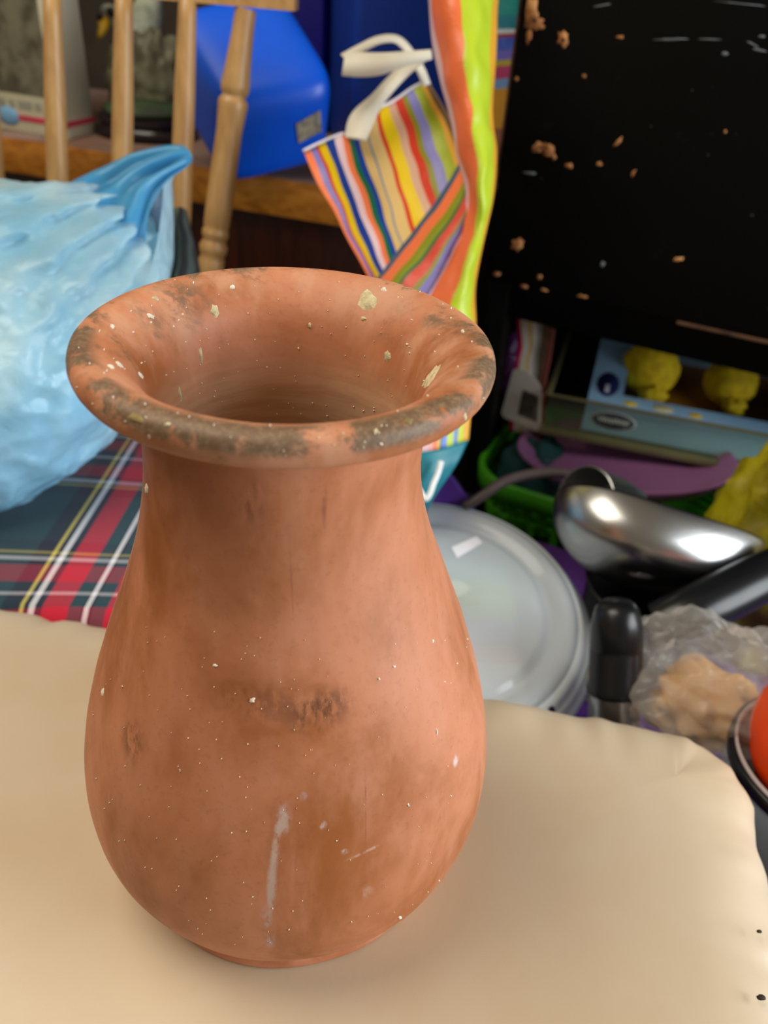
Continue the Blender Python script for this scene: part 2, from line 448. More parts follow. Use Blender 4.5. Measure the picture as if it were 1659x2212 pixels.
for i, (px, py, ra, rb, an, mt) in enumerate((
    (793, 650, 19, 23, .2, paint_m), (829, 625, 6, 5.5, 0, white_m), (785, 688, 6, 5, 0, paint_m), (464, 673, 10, 14, -.2, paint_m), (503, 620, 6, 6, 0, white_m),
    (837, 769, 7.5, 11, .2, paint_m), (930, 815, 7, 34, .62, paint_m), (882, 910, 11, 8, .1, grime_m), (669, 703, 3.5, 7, .1, paint_m), (434, 768, 3.5, 21, -.12, paint_m),
    (389, 852, 3, 15, -.2, paint_m), (325, 682, 9, 4, .4, white_m), (336, 645, 8, 4, .3, paint_m), (243, 705, 6, 4, .5, white_m), (240, 792, 9, 3, .4, white_m), (258, 788, 10, 3, .7, white_m),
    (304, 811, 10, 2.6, .95, white_m), (293, 902, 20, 10, .3, grime_m), (362, 917, 8, 4, -.2, paint_m), (811, 931, 5, 4, 0, paint_m), (1004, 900, 2.5, 8, 0, paint_m), (823, 959, 4, 3.5, 0, white_m),
    (545, 1513, 7, 5, -.6, white_m), (464, 1437, 5.5, 3.5, 0, white_m), (851, 1440, 3.2, 2.6, -.5, white_m), (818, 1466, 2.8, 3, 0, white_m), (935, 1385, 2, 4, 0, white_m), (317, 1056, 3, 11, 0, white_m),
    (943, 1581, 1.6, 9, .0, white_m), (222, 1495, 2.5, 10, .1, white_m), (1000, 716, 4, 3.5, 0, white_m), (880, 744, 3.2, 2.8, 0, white_m), (882, 1739, 2.6, 3.5, 0, white_m), (864, 1982, 4, 2.6, -.4, white_m))):
    g = splatg(px, py, ra, rb, an, i)
    if g: mesh('paint_splat', g[0], g[1], mt, vase)
parts = []; rnd = random.Random(3)
for i in range(330):
    if i < 170: px, py = rnd.uniform(160, 1065), rnd.uniform(585, 985)
    else: px, py = rnd.uniform(200, 1040), rnd.uniform(1350, 2040)
    s = rnd.uniform(.9, 2.1) if i < 170 else rnd.uniform(.6, 1.5)
    if not on_vase(px, py): continue
    g = splatg(px, py, s, s*rnd.uniform(.7, 1.6), rnd.uniform(0, 3), i, 6, .2, .00018)
    if g: parts.append(g)
v, f = join(*parts); mesh('paint_specks', v, f, white_m, vase, kind='stuff')

# ================================================================== chair with tartan blanket
CY = math.radians(-6); bx = Vector((math.cos(CY), math.sin(CY), 0)); bf = Vector((-math.sin(CY), math.cos(CY), 0))
LEAN = math.radians(10); bu = bf*math.sin(LEAN) + Vector((0, 0, math.cos(LEAN)))
BP = Vector((-.15, .695, .43)); bn = bx.cross(bu)
pine = wood('varnished_pine', (184, 144, 92), (160, 120, 72), (90, 90, 7), .38)
def BK(px, py): return RP(px, py, BP, bn)
def at_z(a, b, z): return a + (b-a)*((z-a.z)/(b.z-a.z))
chair = empty('spindle_chair', Vector((-.36, .465, 0)), 'varnished pine spindle back chair behind the blue bag', 'chair')
ppt, ppb = BK(531, 20), BK(455, 580)
post_prof = [(0, .0118), (.08, .0125), (.20, .0148), (.27, .0168), (.295, .0160), (.302, .0138), (.312, .0138), (.322, .0165), (.335, .0175), (.36, .0168), (.44, .0152), (.60, .0158), (.74, .0162), (.815, .0160), (.828, .0145), (.838, .0165), (.862, .0165), (.872, .0140), (.885, .0150), (.905, .0178), (.93, .0165), (.945, .0142), (.96, .0160), (1.0, .0165), (1.10, .0165), (1.3, .014)]
def post(name, a, b, prof, n=22):
    v, f = tubeg([a + (b-a)*q for q, r in prof], [r for q, r in prof], n); return mesh(name, v, f, pine, chair, auto=60)
post('back_post', ppt, at_z(ppt, ppb, ppb.z), [(q, r) for q, r in post_prof if q <= 1.0] + [((ppt.z-.425)/(ppt.z-ppb.z), .0150)])
sp = []
for (a, b) in (((112, -10), (124, 370)), ((268, -10), (264, 345)), ((406, -10), (390, 470))):
    p, q = BK(*a), BK(*b); sp.append((p, q))
off = sp[0][0] - sp[1][0]
sp.append((sp[0][0] + off, sp[0][1] + (sp[0][1]-sp[1][1])))
for p, q in sp:
    e = at_z(p, q, .425); tp = p + (p-q).normalized()*.01
    v, f = tubeg([tp.lerp(e, k) for k in (0, .08, .25, .5, .75, 1)], [.0095, .0105, .0122, .0130, .0126, .0110], 18); mesh('spindle', v, f, pine, chair)
lp = sp[3][0] + off; lq = sp[3][1] + (sp[0][1]-sp[1][1])
ld = lq-lp; post('back_post', lp, lq, [(q, r) for q, r in post_prof if q <= 1.0] + [((lp.z-.425)/(lp.z-lq.z), .0150)])
# crest rail
cr_r = BK(642, 22); cr_l = lp - bx*.05; cr_l.z = cr_r.z
railv = []
for k in range(13):
    s = k/12; c = cr_l.lerp(cr_r, s) + bf*(.022*math.sin(PI*s)) - bf*.006
    hgt = .075 + .02*math.sin(PI*s)
    for (d, z) in ((-.013, 0), (.013, .0), (.013, hgt*.5), (.011, hgt), (-.011, hgt), (-.013, hgt*.5)): railv.append(c + bf*d + bu*z)
F = [[k*6+j, k*6+(j+1) % 6, (k+1)*6+(j+1) % 6, (k+1)*6+j] for k in range(12) for j in range(6)] + [list(range(6)), [72+j for j in range(6)]]
mesh('crest_rail', railv, F, pine, chair, auto=40)
FC = frame(CY, (-.36, .465, 0))
box('seat', (-.235, -.235, .385), (.235, .245, .42), FC, pine, chair, .015, 3)
for (x, y, k) in ((-.19, -.19, -1), (.19, -.19, -1), (-.19, .20, 1), (.19, .20, 1)):
    a = FC @ Vector((x, y, .39)); b = FC @ Vector((x*1.12, y*1.12, 0))
    v, f = tubeg([a.lerp(b, q) for q in (0, .2, .25, .3, .6, .9, 1)], [.016, .018, .014, .019, .021, .014, .013], 16); mesh('leg', v, f, pine, chair)
for s in (-1, 1):
    v, f = tubeg([FC @ Vector((s*.2, -.2, .16)), FC @ Vector((s*.2, 0, .16)), FC @ Vector((s*.2, .21, .16))], [.008, .012, .008], 12); mesh('stretcher', v, f, pine, chair)
# tartan
tt = NT('tartan_wool'); uv = tt.coord('UV'); sp_ = tt.new('ShaderNodeSeparateXYZ'); tt.put(sp_.inputs[0], uv)
TEAL, RED, WH, YE, NV = (22, 62, 74), (196, 18, 52), (232, 232, 240), (214, 196, 92), (18, 22, 48)
sett = [(.0035, YE), (.004, NV), (.0055, WH), (.006, NV), (.0225, RED), (.0115, TEAL), (.002, NV), (.0045, WH), (.002, NV), (.0115, TEAL), (.0225, RED), (.006, NV), (.0055, WH), (.004, NV), (.0035, YE), (.016, NV), (.078, TEAL), (.016, NV)]
PER = sum(a for a, _ in sett)
def sett_ramp(sock):
    st, p = [], 0
    for a, c in sett: st.append((p/PER, lin(c))); p += a
    fr = tt.math('FRACT', tt.math('MULTIPLY', sock, 1/PER)); return tt.ramp(fr, st)
ws = tt.noise(uv, 18, 2)
tt_mix = .27
ca, cb = sett_ramp(sp_.outputs[0]), sett_ramp(sp_.outputs[1])
tw = tt.math('FRACT', tt.math('MULTIPLY', tt.math('ADD', sp_.outputs[0], sp_.outputs[1]), 520))
tcol = tt.mix(tt.math('ADD', tt_mix, tt.math('MULTIPLY', tw, .10)), ca, cb)
tt.set(Base_Color=tcol, Roughness=.9); tt.bump(tw, .25, .0006); tt.b.inputs['Sheen Weight'].default_value = .15
A0 = RZ(50, 1300, .43); B0 = RZ(290, 930, .43); td = (B0-A0); td.z = 0; td.normalize(); sd = Vector((td.y, -td.x, 0))
u0 = A0.dot(sd); v0 = RZ(98, 1190, .43).dot(td)
V, UV = [], []; NU, NVv = 60, 60
for j in range(NVv+1):
    for i in range(NU+1):
        x = -.245 + .49*i/NU; y = -.250 + .475*j/NVv
        z = .4255 + .0035*noise.noise(Vector((x*9, y*9, 1.3))) + .0045
        if y < -.232: z -= (-.232-y)*2.5
        if x > .225: z -= (x-.225)*1.5
        p = FC @ Vector((x, y, z)); V.append(p); UV.append((p.dot(sd)-u0, v0-p.dot(td) + .010*math.sin((p.x+.2)*9)))
F = [[j*(NU+1)+i, j*(NU+1)+i+1, (j+1)*(NU+1)+i+1, (j+1)*(NU+1)+i] for j in range(NVv) for i in range(NU)]
tart = mesh('tartan_blanket', V, F, tt.m, None, FC @ Vector((0, 0, .42)), uvs=UV, solid=.004)
tag(tart, 'green and red tartan blanket spread on the chair seat', 'blanket')
# dark cloth slung by the right hand spindle
dk = stripes('dark_cloth', [(1, (70, 82, 74)), (.6, (28, 36, 38)), (.8, (94, 100, 88)), (.7, (22, 28, 30)), (1, (60, 70, 66)), (.8, (30, 36, 36))], .85, .0)
rows = [pxrow([(372, 452, .93), (384, 450, .915), (398, 455, .93)]), pxrow([(368, 490, .93), (388, 488, .905), (408, 496, .93)]), pxrow([(365, 540, .92), (392, 535, .895), (420, 545, .92)]),
        pxrow([(350, 600, .91), (388, 600, .885), (430, 600, .915)]), pxrow([(330, 700, .90), (380, 700, .88), (430, 700, .91)]), pxrow([(320, 830, .89), (375, 830, .875), (425, 830, .90)])]
dc = patch('folded_scarf', rows, dk, None, 30, 40, .004, 40, .006, loc=RW(380, 820, .89)); tag(dc, 'dark grey green striped scarf bunched behind the blue bag', 'scarf')

# ================================================================== blue carrier bag on the chair
bag_m = film('blue_film', (216, 244, 253), .26, .16, .4, rgb2=(156, 214, 244), scale=5, bump=.9, bscale=30)
bag_h = film('blue_film_double', (84, 178, 226), .22, .25, .4, rgb2=(104, 190, 230), scale=16, bump=.3, bscale=26)
bag_p = film('grey_blue_film', (120, 150, 176), .35, .3, .3, bump=.3)
inner_m = M('white_bundle', (246, 250, 252), .55, var=.06, bump=.5, bscale=30)
LV = [(.434, -.425, .455, .165, .135), (.465, -.415, .46, .19, .155), (.51, -.395, .47, .205, .165), (.56, -.378, .48, .206, .165), (.61, -.360, .495, .198, .15), (.655, -.358, .51, .188, .115), (.685, -.366, .52, .172, .07), (.697, -.372, .522, .15, .02)]
HP = Vector((-.145, .58, .71))
def bagloft(scale=1.0, fold=1.0, zmax=1.0, n=260, per=16):
    P = [Vector(a[:3]) for a in LV]; Q = [Vector((a[3], a[4], 0)) for a in LV]
    C1, C2 = curve(P, len(LV)*per), curve(Q, len(LV)*per); V, F = [], []
    cnt = 0
    for c, q in zip(C1, C2):
        if c.x > zmax: break
        cnt += 1
        for i in range(n):
            a = 2*PI*i/n; e = .82
            ca_, sa = math.cos(a), math.sin(a)
            x = q.x*scale*math.copysign(abs(ca_)**e, ca_); y = q.y*scale*math.copysign(abs(sa)**e, sa)
            p = Vector((c.y + x, c.z + y, c.x))
            d = p-HP; an = math.atan2(d.z, d.x) + .6*math.atan2(d.y, d.x); L = d.length
            out = Vector((ca_, sa, .15)).normalized()
            k = fold*(.013*math.sin(an*17 + 3*noise.noise(p*6))*max(0, 1-L/.36) + .012*(noise.noise(p*9)) + .010*(.6-2*abs(noise.noise(p*17 + Vector((0, 0, 3))))) + .005*(.6-2*abs(noise.noise(p*38))) + .002*noise.noise(p*90))
            V.append(p + out*k)
    for j in range(cnt-1):
        for i in range(n):
            q = (i+1) % n; F.append([j*n+i, j*n+q, (j+1)*n+q, (j+1)*n+i])
    F.append(list(range(n))); F.append([(cnt-1)*n+i for i in range(n)])
    return V, F
bag = empty('blue_carrier_bag', (-.40, .46, .432), 'crumpled translucent blue carrier bag on the tartan blanket', 'bag')
v, f = bagloft(); mesh('bag_body', v, f, bag_m, bag)
bgb = BVHTree.FromPolygons(v, f)
def bd(px, py, d):
    h = bgb.ray_cast(CAM, DIR(px, py).normalized())
    return (h[0]-CAM).dot(fwd) - .006 if h[0] is not None else d
rows = [pxrow([(120, 425, .82), (190, 455, .80), (250, 500, .79), (300, 570, .78)]), pxrow([(150, 396, .835), (212, 422, .815), (270, 465, .80), (314, 530, .79)]),
        pxrow([(205, 368, .85), (258, 388, .83), (300, 418, .81), (322, 458, .80)]), pxrow([(285, 334, .85), (325, 350, .83), (352, 372, .82), (362, 392, .81)]),
        pxrow([(352, 314, .845), (378, 326, .83), (396, 346, .825), (402, 360, .82)]), pxrow([(392, 314, .84), (405, 328, .83), (411, 340, .83), (411, 352, .83)])]
v, f, uv = patchg(rows, 50, 70, .005, 26, 0)
for i_, p in enumerate(v):
    a_ = uv[i_][0]; dd = .006*math.sin(a_*19)*min(1, (1-uv[i_][1])*2.5)
    v[i_] = p - fwd*dd
mesh('handle', v, f, bag_h, bag, uvs=uv, solid=.001)
rows = [pxrow([(385, 352, .835), (398, 352, .84), (411, 350, .845)]), pxrow([(355, 385, .83), (366, 385, .84), (374, 384, .85)]), pxrow([(352, 430, .82), (364, 430, .84), (374, 430, .86)]),
        pxrow([(345, 500, .81), (362, 500, .84), (375, 500, .87)]), pxrow([(330, 570, .80), (358, 570, .84), (374, 565, .88)]), pxrow([(300, 660, .79), (330, 660, .83), (350, 660, .88)])]
patch('handle', rows, bag_m, bag, 20, 40, .003, 40, .0008)
rows = [pxrow([(330, 380, .87), (350, 375, .88), (372, 385, .88)]), pxrow([(290, 440, .87), (330, 440, .88), (372, 440, .89)]), pxrow([(270, 520, .86), (320, 530, .87), (372, 520, .89)]), pxrow([(250, 600, .85), (310, 600, .86), (368, 600, .88)])]
patch('handle_back', rows, bag_p, bag, 20, 20, .003, 30, .0008)
v, f = bagloft(.955, .9, .565, 120, 8)
tag(mesh('white_bundle', v, f, inner_m, None, (-.40, .46, .445)), 'pale bundle showing through the blue carrier bag', 'bundle')

# ================================================================== sideboard and what stands on it
A1, B1 = RZ(0, 370, .57), RZ(730, 490, .57); SDY = math.atan2(B1.y-A1.y, B1.x-A1.x)
FB = frame(SDY, (A1.x, A1.y, 0)); FBi = FB.inverted(); TOP = .625
LEN = (B1-A1).length
sideb = empty('sideboard', FB @ Vector((.3, .2, 0)), 'low wooden sideboard with golden front edge and dark panel', 'sideboard')
gold = wood('golden_oak', (190, 124, 44), (150, 88, 24), (9, 80, 80), .35)
dust = M('dusty_top', (150, 126, 118), .8, rgb2=(128, 96, 80), scale=9)
mahog = wood('dark_mahogany', (66, 26, 12), (38, 14, 8), (60, 60, 5), .35)
box('top_slab', (-.5, 0, .57), (LEN+.12, .47, TOP-.002), FB, gold, sideb, .004)
box('top_surface', (-.498, .004, TOP-.003), (LEN+.118, .468, TOP), FB, dust, sideb, .0008, 1)
box('front_panel', (-.46, .03, .06), (LEN+.09, .05, .57), FB, mahog, sideb, .002)
box('side_panel', (LEN+.07, .05, .0), (LEN+.09, .45, .57), FB, mahog, sideb, .002)
box('side_panel', (-.46, .05, .0), (-.44, .45, .57), FB, mahog, sideb, .002)
box('plinth', (-.45, .06, 0), (LEN+.07, .44, .06), FB, mahog, sideb, .002)
# picture box
c0, c1 = RZ(150, 303, TOP), RZ(0, 278, TOP); pb_y = math.atan2(c0.y-c1.y, c0.x-c1.x)
FP = frame(pb_y, (c0.x, c0.y, 0))
pbox = empty('picture_box', c0, 'cream cardboard box with mottled grey picture, red line and blue oval', 'box')
card = M('cream_card', (206, 200, 172), .7, var=.08); pic = M('mottled_picture', (120, 116, 96), .6, rgb2=(74, 70, 56), scale=26)
redl = M('red_print', (196, 60, 84), .6); bluep = M('pale_blue_print', (120, 170, 210), .6); greyp = M('grey_print', (150, 150, 136), .6)
pcart = box('carton', (-.34, 0, TOP), (0, .065, TOP+.34), FP, card, pbox, .003)
box('picture', (-.32, -.0014, TOP+.058), (-.022, .0, TOP+.33), FP, pic, pcart, 0)
box('red_line', (-.34, -.0012, TOP+.018), (0.0012, 0, TOP+.026), FP, redl, pcart, 0)
box('red_line', (0.0, -.001, TOP+.018), (.0012, .065, TOP+.026), FP, redl, pcart, 0)
v, f = latheg([(0.0002, .0016), (.021, .0016), (.0225, .0)], 28, FP @ Matrix.Translation((-.115, -.0002, TOP+.022)) @ Matrix.Rotation(PI/2, 4, 'X') @ Matrix.Diagonal((1, .62, 1, 1))); mesh('blue_oval', v, f, bluep, pcart)
for k, (x, wd) in enumerate(((-.135, .018), (-.108, .010), (-.09, .026), (-.058, .012))):
    box('faint_lettering', (x, -.0010, TOP+.036), (x+wd, 0, TOP+.047), FP, greyp, pcart, 0)
# bird figurine
fc = RZ(318, 292, TOP); fd = (fc-CAM).dot(fwd)
fig = empty('bird_figurine', fc, 'porcelain bird figurine with yellow beak on dark oval base', 'figurine')
FF = Matrix.Translation(fc) @ Matrix.Rotation(SDY, 4, 'Z') @ Matrix.Diagonal((1.18, .95, 1, 1))
ebony = M('dark_polished_wood', (34, 24, 30), .22, var=.2)
v, f = latheg([(.0002, 0), (.068, 0), (.074, .004), (.074, .010), (.066, .014), (.064, .020), (.068, .024), (.066, .030), (.058, .033), (.0002, .034)], 48, FF); mesh('base', v, f, ebony, fig, auto=50)
rock = M('grey_glazed_rock', (124, 122, 98), .5, rgb2=(88, 86, 66), scale=30); moss = M('mossy_green', (60, 78, 48), .7, rgb2=(40, 50, 34))
v, f = latheg([(.0002, .034), (.058, .034), (.056, .042), (.045, .050), (.0002, .052)], 40, FF, lambda a, z: .12*noise.noise(Vector((a*2, z*40, 2)))); mesh('mossy_ground', v, f, moss, fig)
rc = RW(338, 180, fd); v, f = blobg(rc, (.046, .034, .075), 40, 30, .3, 2.2, 3.0, squash=TOP+.036-rc.z); mesh('rock', v, f, rock, fig)
rc2 = RW(262, 185, fd); v, f = blobg(rc2, (.022, .026, .055), 30, 24, .35, 2.2, 8.0, squash=TOP+.036-rc2.z); mesh('rock', v, f, rock, fig)
plum = M('white_plumage', (190, 196, 176), .5, rgb2=(150, 156, 136), scale=40, bump=.4, bscale=180)
v, f = tubeg(smooth_path([RW(330, -30, fd+.01), RW(312, 40, fd), RW(292, 90, fd-.01), RW(272, 140, fd-.01), RW(262, 190, fd)], 24), [.012 + .02*math.sin(PI*(i/24)**.8) for i in range(25)], 20); mesh('body', v, f, plum, fig)
v, f = tubeg(smooth_path([RW(290, 70, fd-.012), RW(262, 50, fd-.02), RW(240, 30, fd-.025), RW(228, 34, fd-.03)], 14), [.017, .016, .0155, .015, .0145, .014, .0135, .013, .013, .0135, .014, .0145, .014, .012, .007], 18); hdm = mesh('head', v, f, plum, fig)
blk = M('black_glaze', (20, 20, 24), .3)
for (px, py, r) in ((216, 37, .0052), (240, 26, .0075)):
    v, f = blobg(RW(px, py, fd-.042), (r, r*.6, r), 16, 12, .1); mesh('black_marking', v, f, blk, hdm)
bk = M('orange_beak', (236, 158, 20), .35, rgb2=(226, 190, 40))
v, f = tubeg(smooth_path([RW(224, 46, fd-.03), RW(222, 60, fd-.035), RW(216, 76, fd-.036), RW(211, 90, fd-.034)], 8), [.009, .0088, .008, .007, .006, .005, .0038, .0024, .0008], 14); mesh('beak', v, f, bk, hdm)
brn = M('dark_branch', (40, 28, 20), .7)
v, f = tubeg(smooth_path([RW(278, -20, fd-.02), RW(300, 30, fd-.02), RW(322, 66, fd-.02), RW(338, 96, fd-.02)], 12), .0052, 12); mesh('branch', v, f, brn, fig)
v, f = tubeg(smooth_path([RW(338, 96, fd-.02), RW(312, 122, fd-.02), RW(290, 146, fd-.02), RW(280, 200, fd-.01)], 12), .0048, 12); mesh('branch', v, f, brn, fig)
# blue jerrycan
bluepl = M('bright_blue_plastic', (6, 92, 236), .34, var=.1, scale=6, spec=.5)
def px_vec(a, b, k, d): return (RW(b[0], b[1], d) - RW(a[0], a[1], d)) + fwd*(k*d/FPX)
def make_jug(JD):
    jc = RW(728, 168, JD)
    a1 = px_vec((728, 165), (498, 240), -40, JD); a2 = px_vec((728, 165), (698, 288), 150, JD); a3 = px_vec((728, 165), (596, -75), 60, JD)
    cen = jc + (a1+a2+a3)*.5; V, F = [], []; nu, nv = 72, 48
    pw = lambda x: math.copysign(abs(x)**.36, x)
    for j in range(nv+1):
        ph = -PI/2 + PI*j/nv
        for i in range(nu):
            th = 2*PI*i/nu
            x, y, z = pw(math.cos(ph))*pw(math.cos(th)), pw(math.cos(ph))*pw(math.sin(th)), pw(math.sin(ph))
            V.append(cen + (a1*x + a2*z + a3*y)*.53)
    for j in range(nv):
        for i in range(nu):
            q = (i+1) % nu; F.append([j*nu+i, j*nu+q, (j+1)*nu+q, (j+1)*nu+i])
    return V, F, cen
JD, V, F, cen = min(((k*.02, *make_jug(k*.02)) for k in range(50, 80, 1)), key=lambda q: abs(min(p.z for p in q[1]) - TOP))
zmin = min(p.z for p in V)
jug = empty('blue_jerrycan', cen - Vector((0, 0, .12)), 'bright blue plastic jerrycan lying tilted beside the turned chair post', 'container')
canb = mesh('can_body', V, F, bluepl, jug)
jb = BVHTree.FromPolygons(V, F)
def on_jug(px, py):
    h = jb.ray_cast(CAM, DIR(px, py).normalized()); return h[0] if h[0] is not None else RW(px, py, JD)
V = [on_jug(*q) - DIR(*q)*.003 for q in ((640, 268), (692, 238), (695, 282), (645, 308))] ; V += [p + fwd*.003 for p in V]
mesh('sticker', V, [[0, 1, 2, 3], [7, 6, 5, 4], [0, 1, 5, 4], [1, 2, 6, 5], [2, 3, 7, 6], [3, 0, 4, 7]], M('worn_label', (176, 164, 140), .7, rgb2=(124, 118, 108), scale=120), canb, smooth=False)
print('JUG zmin', zmin, JD)
# dark blue crate behind it
cc_ = RZ(757, 352, TOP); FK = frame(math.radians(2), (cc_.x, cc_.y, 0))
navy = M('dark_blue_plastic', (14, 52, 150), .45, var=.08)
crate_b = empty('blue_storage_bin', cc_, 'tall dark blue plastic bin behind the white bag handle', 'bin')
box('bin_body', (0, 0, TOP), (.26, .26, TOP+.40), FK @ Matrix.Rotation(math.radians(8), 4, 'Z'), navy, crate_b, .012, 3)
box('bin_rim', (-.008, -.008, TOP+.37), (.268, .268, TOP+.41), FK @ Matrix.Rotation(math.radians(8), 4, 'Z'), navy, crate_b, .006, 2)
cc2 = RZ(690, 325, TOP) + Vector((-.11, .14, 0)); purp_navy = M('navy_purple_plastic', (16, 10, 120), .5)
nb = box('navy_storage_box', (-.10, .02, TOP), (.11, .14, TOP+.36), frame(math.radians(-20), (cc2.x, cc2.y, 0)), purp_navy, None, .008, 2, loc=(cc2.x, cc2.y, TOP))
tag(nb, 'deep navy box squeezed between jerrycan and dark blue bin', 'box')

# ================================================================== black cabinet
KY = math.radians(-28); KO = Vector((.208, .739, 0)); FKB = frame(KY, KO)
kx = Vector((math.cos(KY), math.sin(KY), 0)); ky = Vector((-math.sin(KY), math.cos(KY), 0))
def CP(px, py, ly): return RP(px, py, KO + ky*ly, ky)
def CL(p): return FKB.inverted() @ p
zb = CP(1056, 606, 0).z
tblk = NT('chipped_black_paint'); co = tblk.coord()
sc_ = tblk.noise(tblk.scale(co, (1, 1, 1)), 30, 8, .75, .5); spk = tblk.noise(co, 170, 2)
cb_ = tblk.mix(tblk.step(sc_, .60, .74), lin((5, 5, 5)), lin((20, 24, 24)))
cb_ = tblk.mix(tblk.math('MULTIPLY', tblk.step(spk, .76, .80), .5), cb_, lin((120, 124, 120)))
tblk.set(Base_Color=cb_, Roughness=.5); tblk.b.inputs['Specular IOR Level'].default_value = .12
tblk.bump(tblk.noise(co, 60, 5), .12, .0008)
blackp = tblk.m; rawwood = M('bare_wood', (196, 142, 84), .8, rgb2=(150, 96, 50), scale=70); dirtyw = M('worn_brown_edge', (104, 74, 50), .75, rgb2=(50, 38, 30), scale=40)
cab = empty('black_cabinet', KO + kx*.35 + ky*.2, 'chipped black painted wooden cabinet with open lower shelf', 'cabinet')
fboard = box('front_board', (0, 0, zb), (.80, .022, zb+.75), FKB, blackp, cab, .004)
box('board_edge', (-.0035, .002, zb+.12), (.0, .020, zb+.75), FKB, dirtyw, fboard, .0012)
box('board_edge', (.25, .001, zb-.004), (.80, .018, zb+.001), FKB, dirtyw, fboard, .0012)
box('rail', (0.012, .03, zb-.055), (.80, .055, zb+.02), FKB, blackp, cab, .003)
box('corner_post', (0.0, .024, 0), (.030, .06, zb+.02), FKB, blackp, cab, .003)
box('corner_post', (.77, .024, 0), (.80, .06, zb+.02), FKB, blackp, cab, .003)
box('side_panel', (0.002, .06, 0), (.018, .46, zb+.74), FKB, blackp, cab, .002)
box('side_panel', (.78, .06, 0), (.798, .46, zb+.74), FKB, blackp, cab, .002)
box('back_panel', (.0, .46, 0), (.80, .475, zb+.74), FKB, blackp, cab, .002)
box('top_panel', (-.01, -.01, zb+.75), (.81, .48, zb+.775), FKB, blackp, cab, .004)
SH = .225
box('shelf', (.018, .03, SH-.02), (.78, .46, SH), FKB, blackp, cab, .002)
def plane_splat(px, py, ra, rb, ang, seed, ly=0.0, n=16, rough=.35, lift=.0006):
    rnd = random.Random(seed); c = CP(px, py, ly) - ky*lift; ring, low = [], []
    for k in range(n):
        a = 2*PI*k/n; q = 1 + rough*rnd.uniform(-1, 1); x, y = ra*q*math.cos(a), rb*q*math.sin(a)
        p = CP(px + x*math.cos(ang) - y*math.sin(ang), py + x*math.sin(ang) + y*math.cos(ang), ly)
        ring.append(p - ky*lift); low.append(p + ky*.0004)
    V = [c] + ring + low; F = []
    for k in range(n):
        q = (k+1) % n; F.append([0, 1+k, 1+q]); F.append([1+k, 1+n+k, 1+n+q, 1+q])
    return V, F
holem = M('nail_hole', (24, 16, 12), .9)
for i, (px, py, ra, rb, an) in enumerate(((1148, 30, 13, 36, .12), (1158, 50, 17, 16, 0), (1142, 78, 5, 16, .1), (1217, 86, 12, 17, .05), (1164, 318, 11, 15, .3), (1184, 322, 13, 13, .3), (1196, 338, 4, 9, -.3),
        (1229, 358, 10, 6, .3), (1295, 354, 6, 5, 0), (1118, 528, 13, 14, .4), (1335, 307, 4, 11, .7), (1368, 374, 3, 9, .5), (1466, 560, 10, 5, -.2), (1339, 80, 8, 4, 0), (1262, 164, 4, 4, 0), (1116, 170, 4, 5, 0),
        (1072, 592, 8, 5, .2), (1165, 598, 5, 5, 0), (1131, 619, 8, 4, .3), (1175, 626, 8, 3, .3), (1258, 640, 10, 3, .2), (1567, 284, 3, 4, 0))):
    g = plane_splat(px, py, ra, rb, an, i); mesh('paint_chip', g[0], g[1], rawwood, fboard)
for i, (px, py, r) in enumerate(((1157, 44, 3), (1217, 86, 4.5), (1168, 318, 3), (1182, 318, 3))):
    g = plane_splat(px, py, r, r, 0, i, n=10, lift=.0010, rough=.1); mesh('nail_hole', g[0], g[1], holem, fboard)
scm = M('pale_scuff', (96, 102, 106), .7)
for i, (px, py, ra, rb, an) in enumerate(((1450, 85, 36, 2.2, -.03), (1535, 85, 26, 1.5, .02), (1640, 108, 16, 3, .25), (1566, 116, 8, 4, 0), (1300, 12, 20, 2, -.2), (1600, 8, 60, 1.5, .1), (1625, 95, 14, 2, .5), (1301, 571, 5, 6, .3), (1145, 374, 14, 3, .1), (1646, 79, 8, 3, 0))):
    g = plane_splat(px, py, ra, rb, an, 40+i, rough=.25, lift=.0004); mesh('scuff', g[0], g[1], scm, fboard)

# gift bag between the striped bag and the cabinet
gb = stripes('gift_pattern', [(1.2, (0, 128, 128)), (.5, (20, 110, 130)), (.2, (180, 190, 200)), (.2, (130, 30, 40)), (.7, (40, 70, 170)), (.5, (90, 80, 170)), (.3, (150, 140, 20)), (.6, (150, 40, 90)), (.5, (90, 130, 180)), (1.5, (170, 120, 10)), (1, (120, 70, 50)), (1, (70, 60, 40))], .4, .1)
rows = [[RW(px, py, 1.16) for py in (-60, 50, 110, 170, 230, 330, 420)] for px in (1040, 1080, 1125)]
o = patch('gift_bag', rows, gb, None, 60, 10, .003, 20, .012, loc=RW(1085, 420, 1.16)); tag(o, 'teal and multicoloured gift bag wedged against the black cabinet', 'bag')

# ---------------- things in the open lower part
# clear tray
acr = NT('clear_acrylic'); acr.set(Base_Color=lin((196, 204, 176)), Roughness=.12)
trn = acr.new('ShaderNodeBsdfTransparent'); trn.inputs[0].default_value = lin((244, 246, 238)); mx = acr.new('ShaderNodeMixShader'); mx.inputs[0].default_value = .965
acr.t.links.new(acr.b.outputs[0], mx.inputs[1]); acr.t.links.new(trn.outputs[0], mx.inputs[2]); acr.t.links.new(mx.outputs[0], acr.out.inputs[0])
rimac = M('olive_plastic_rim', (104, 100, 70), .35)
tlw = CP(1186, 852, .05); TZ0, TZ1 = CP(1180, 926, .05).z, tlw.z
FT = frame(math.radians(-19), (tlw.x, tlw.y, 0)); ty = Vector((-math.sin(math.radians(-19)), math.cos(math.radians(-19)), 0))
def TP(px, py, ly): return FT.inverted() @ RP(px, py, tlw + ty*ly, ty)
tx0 = 0; tx1 = .36; ty0, ty1 = 0, .25
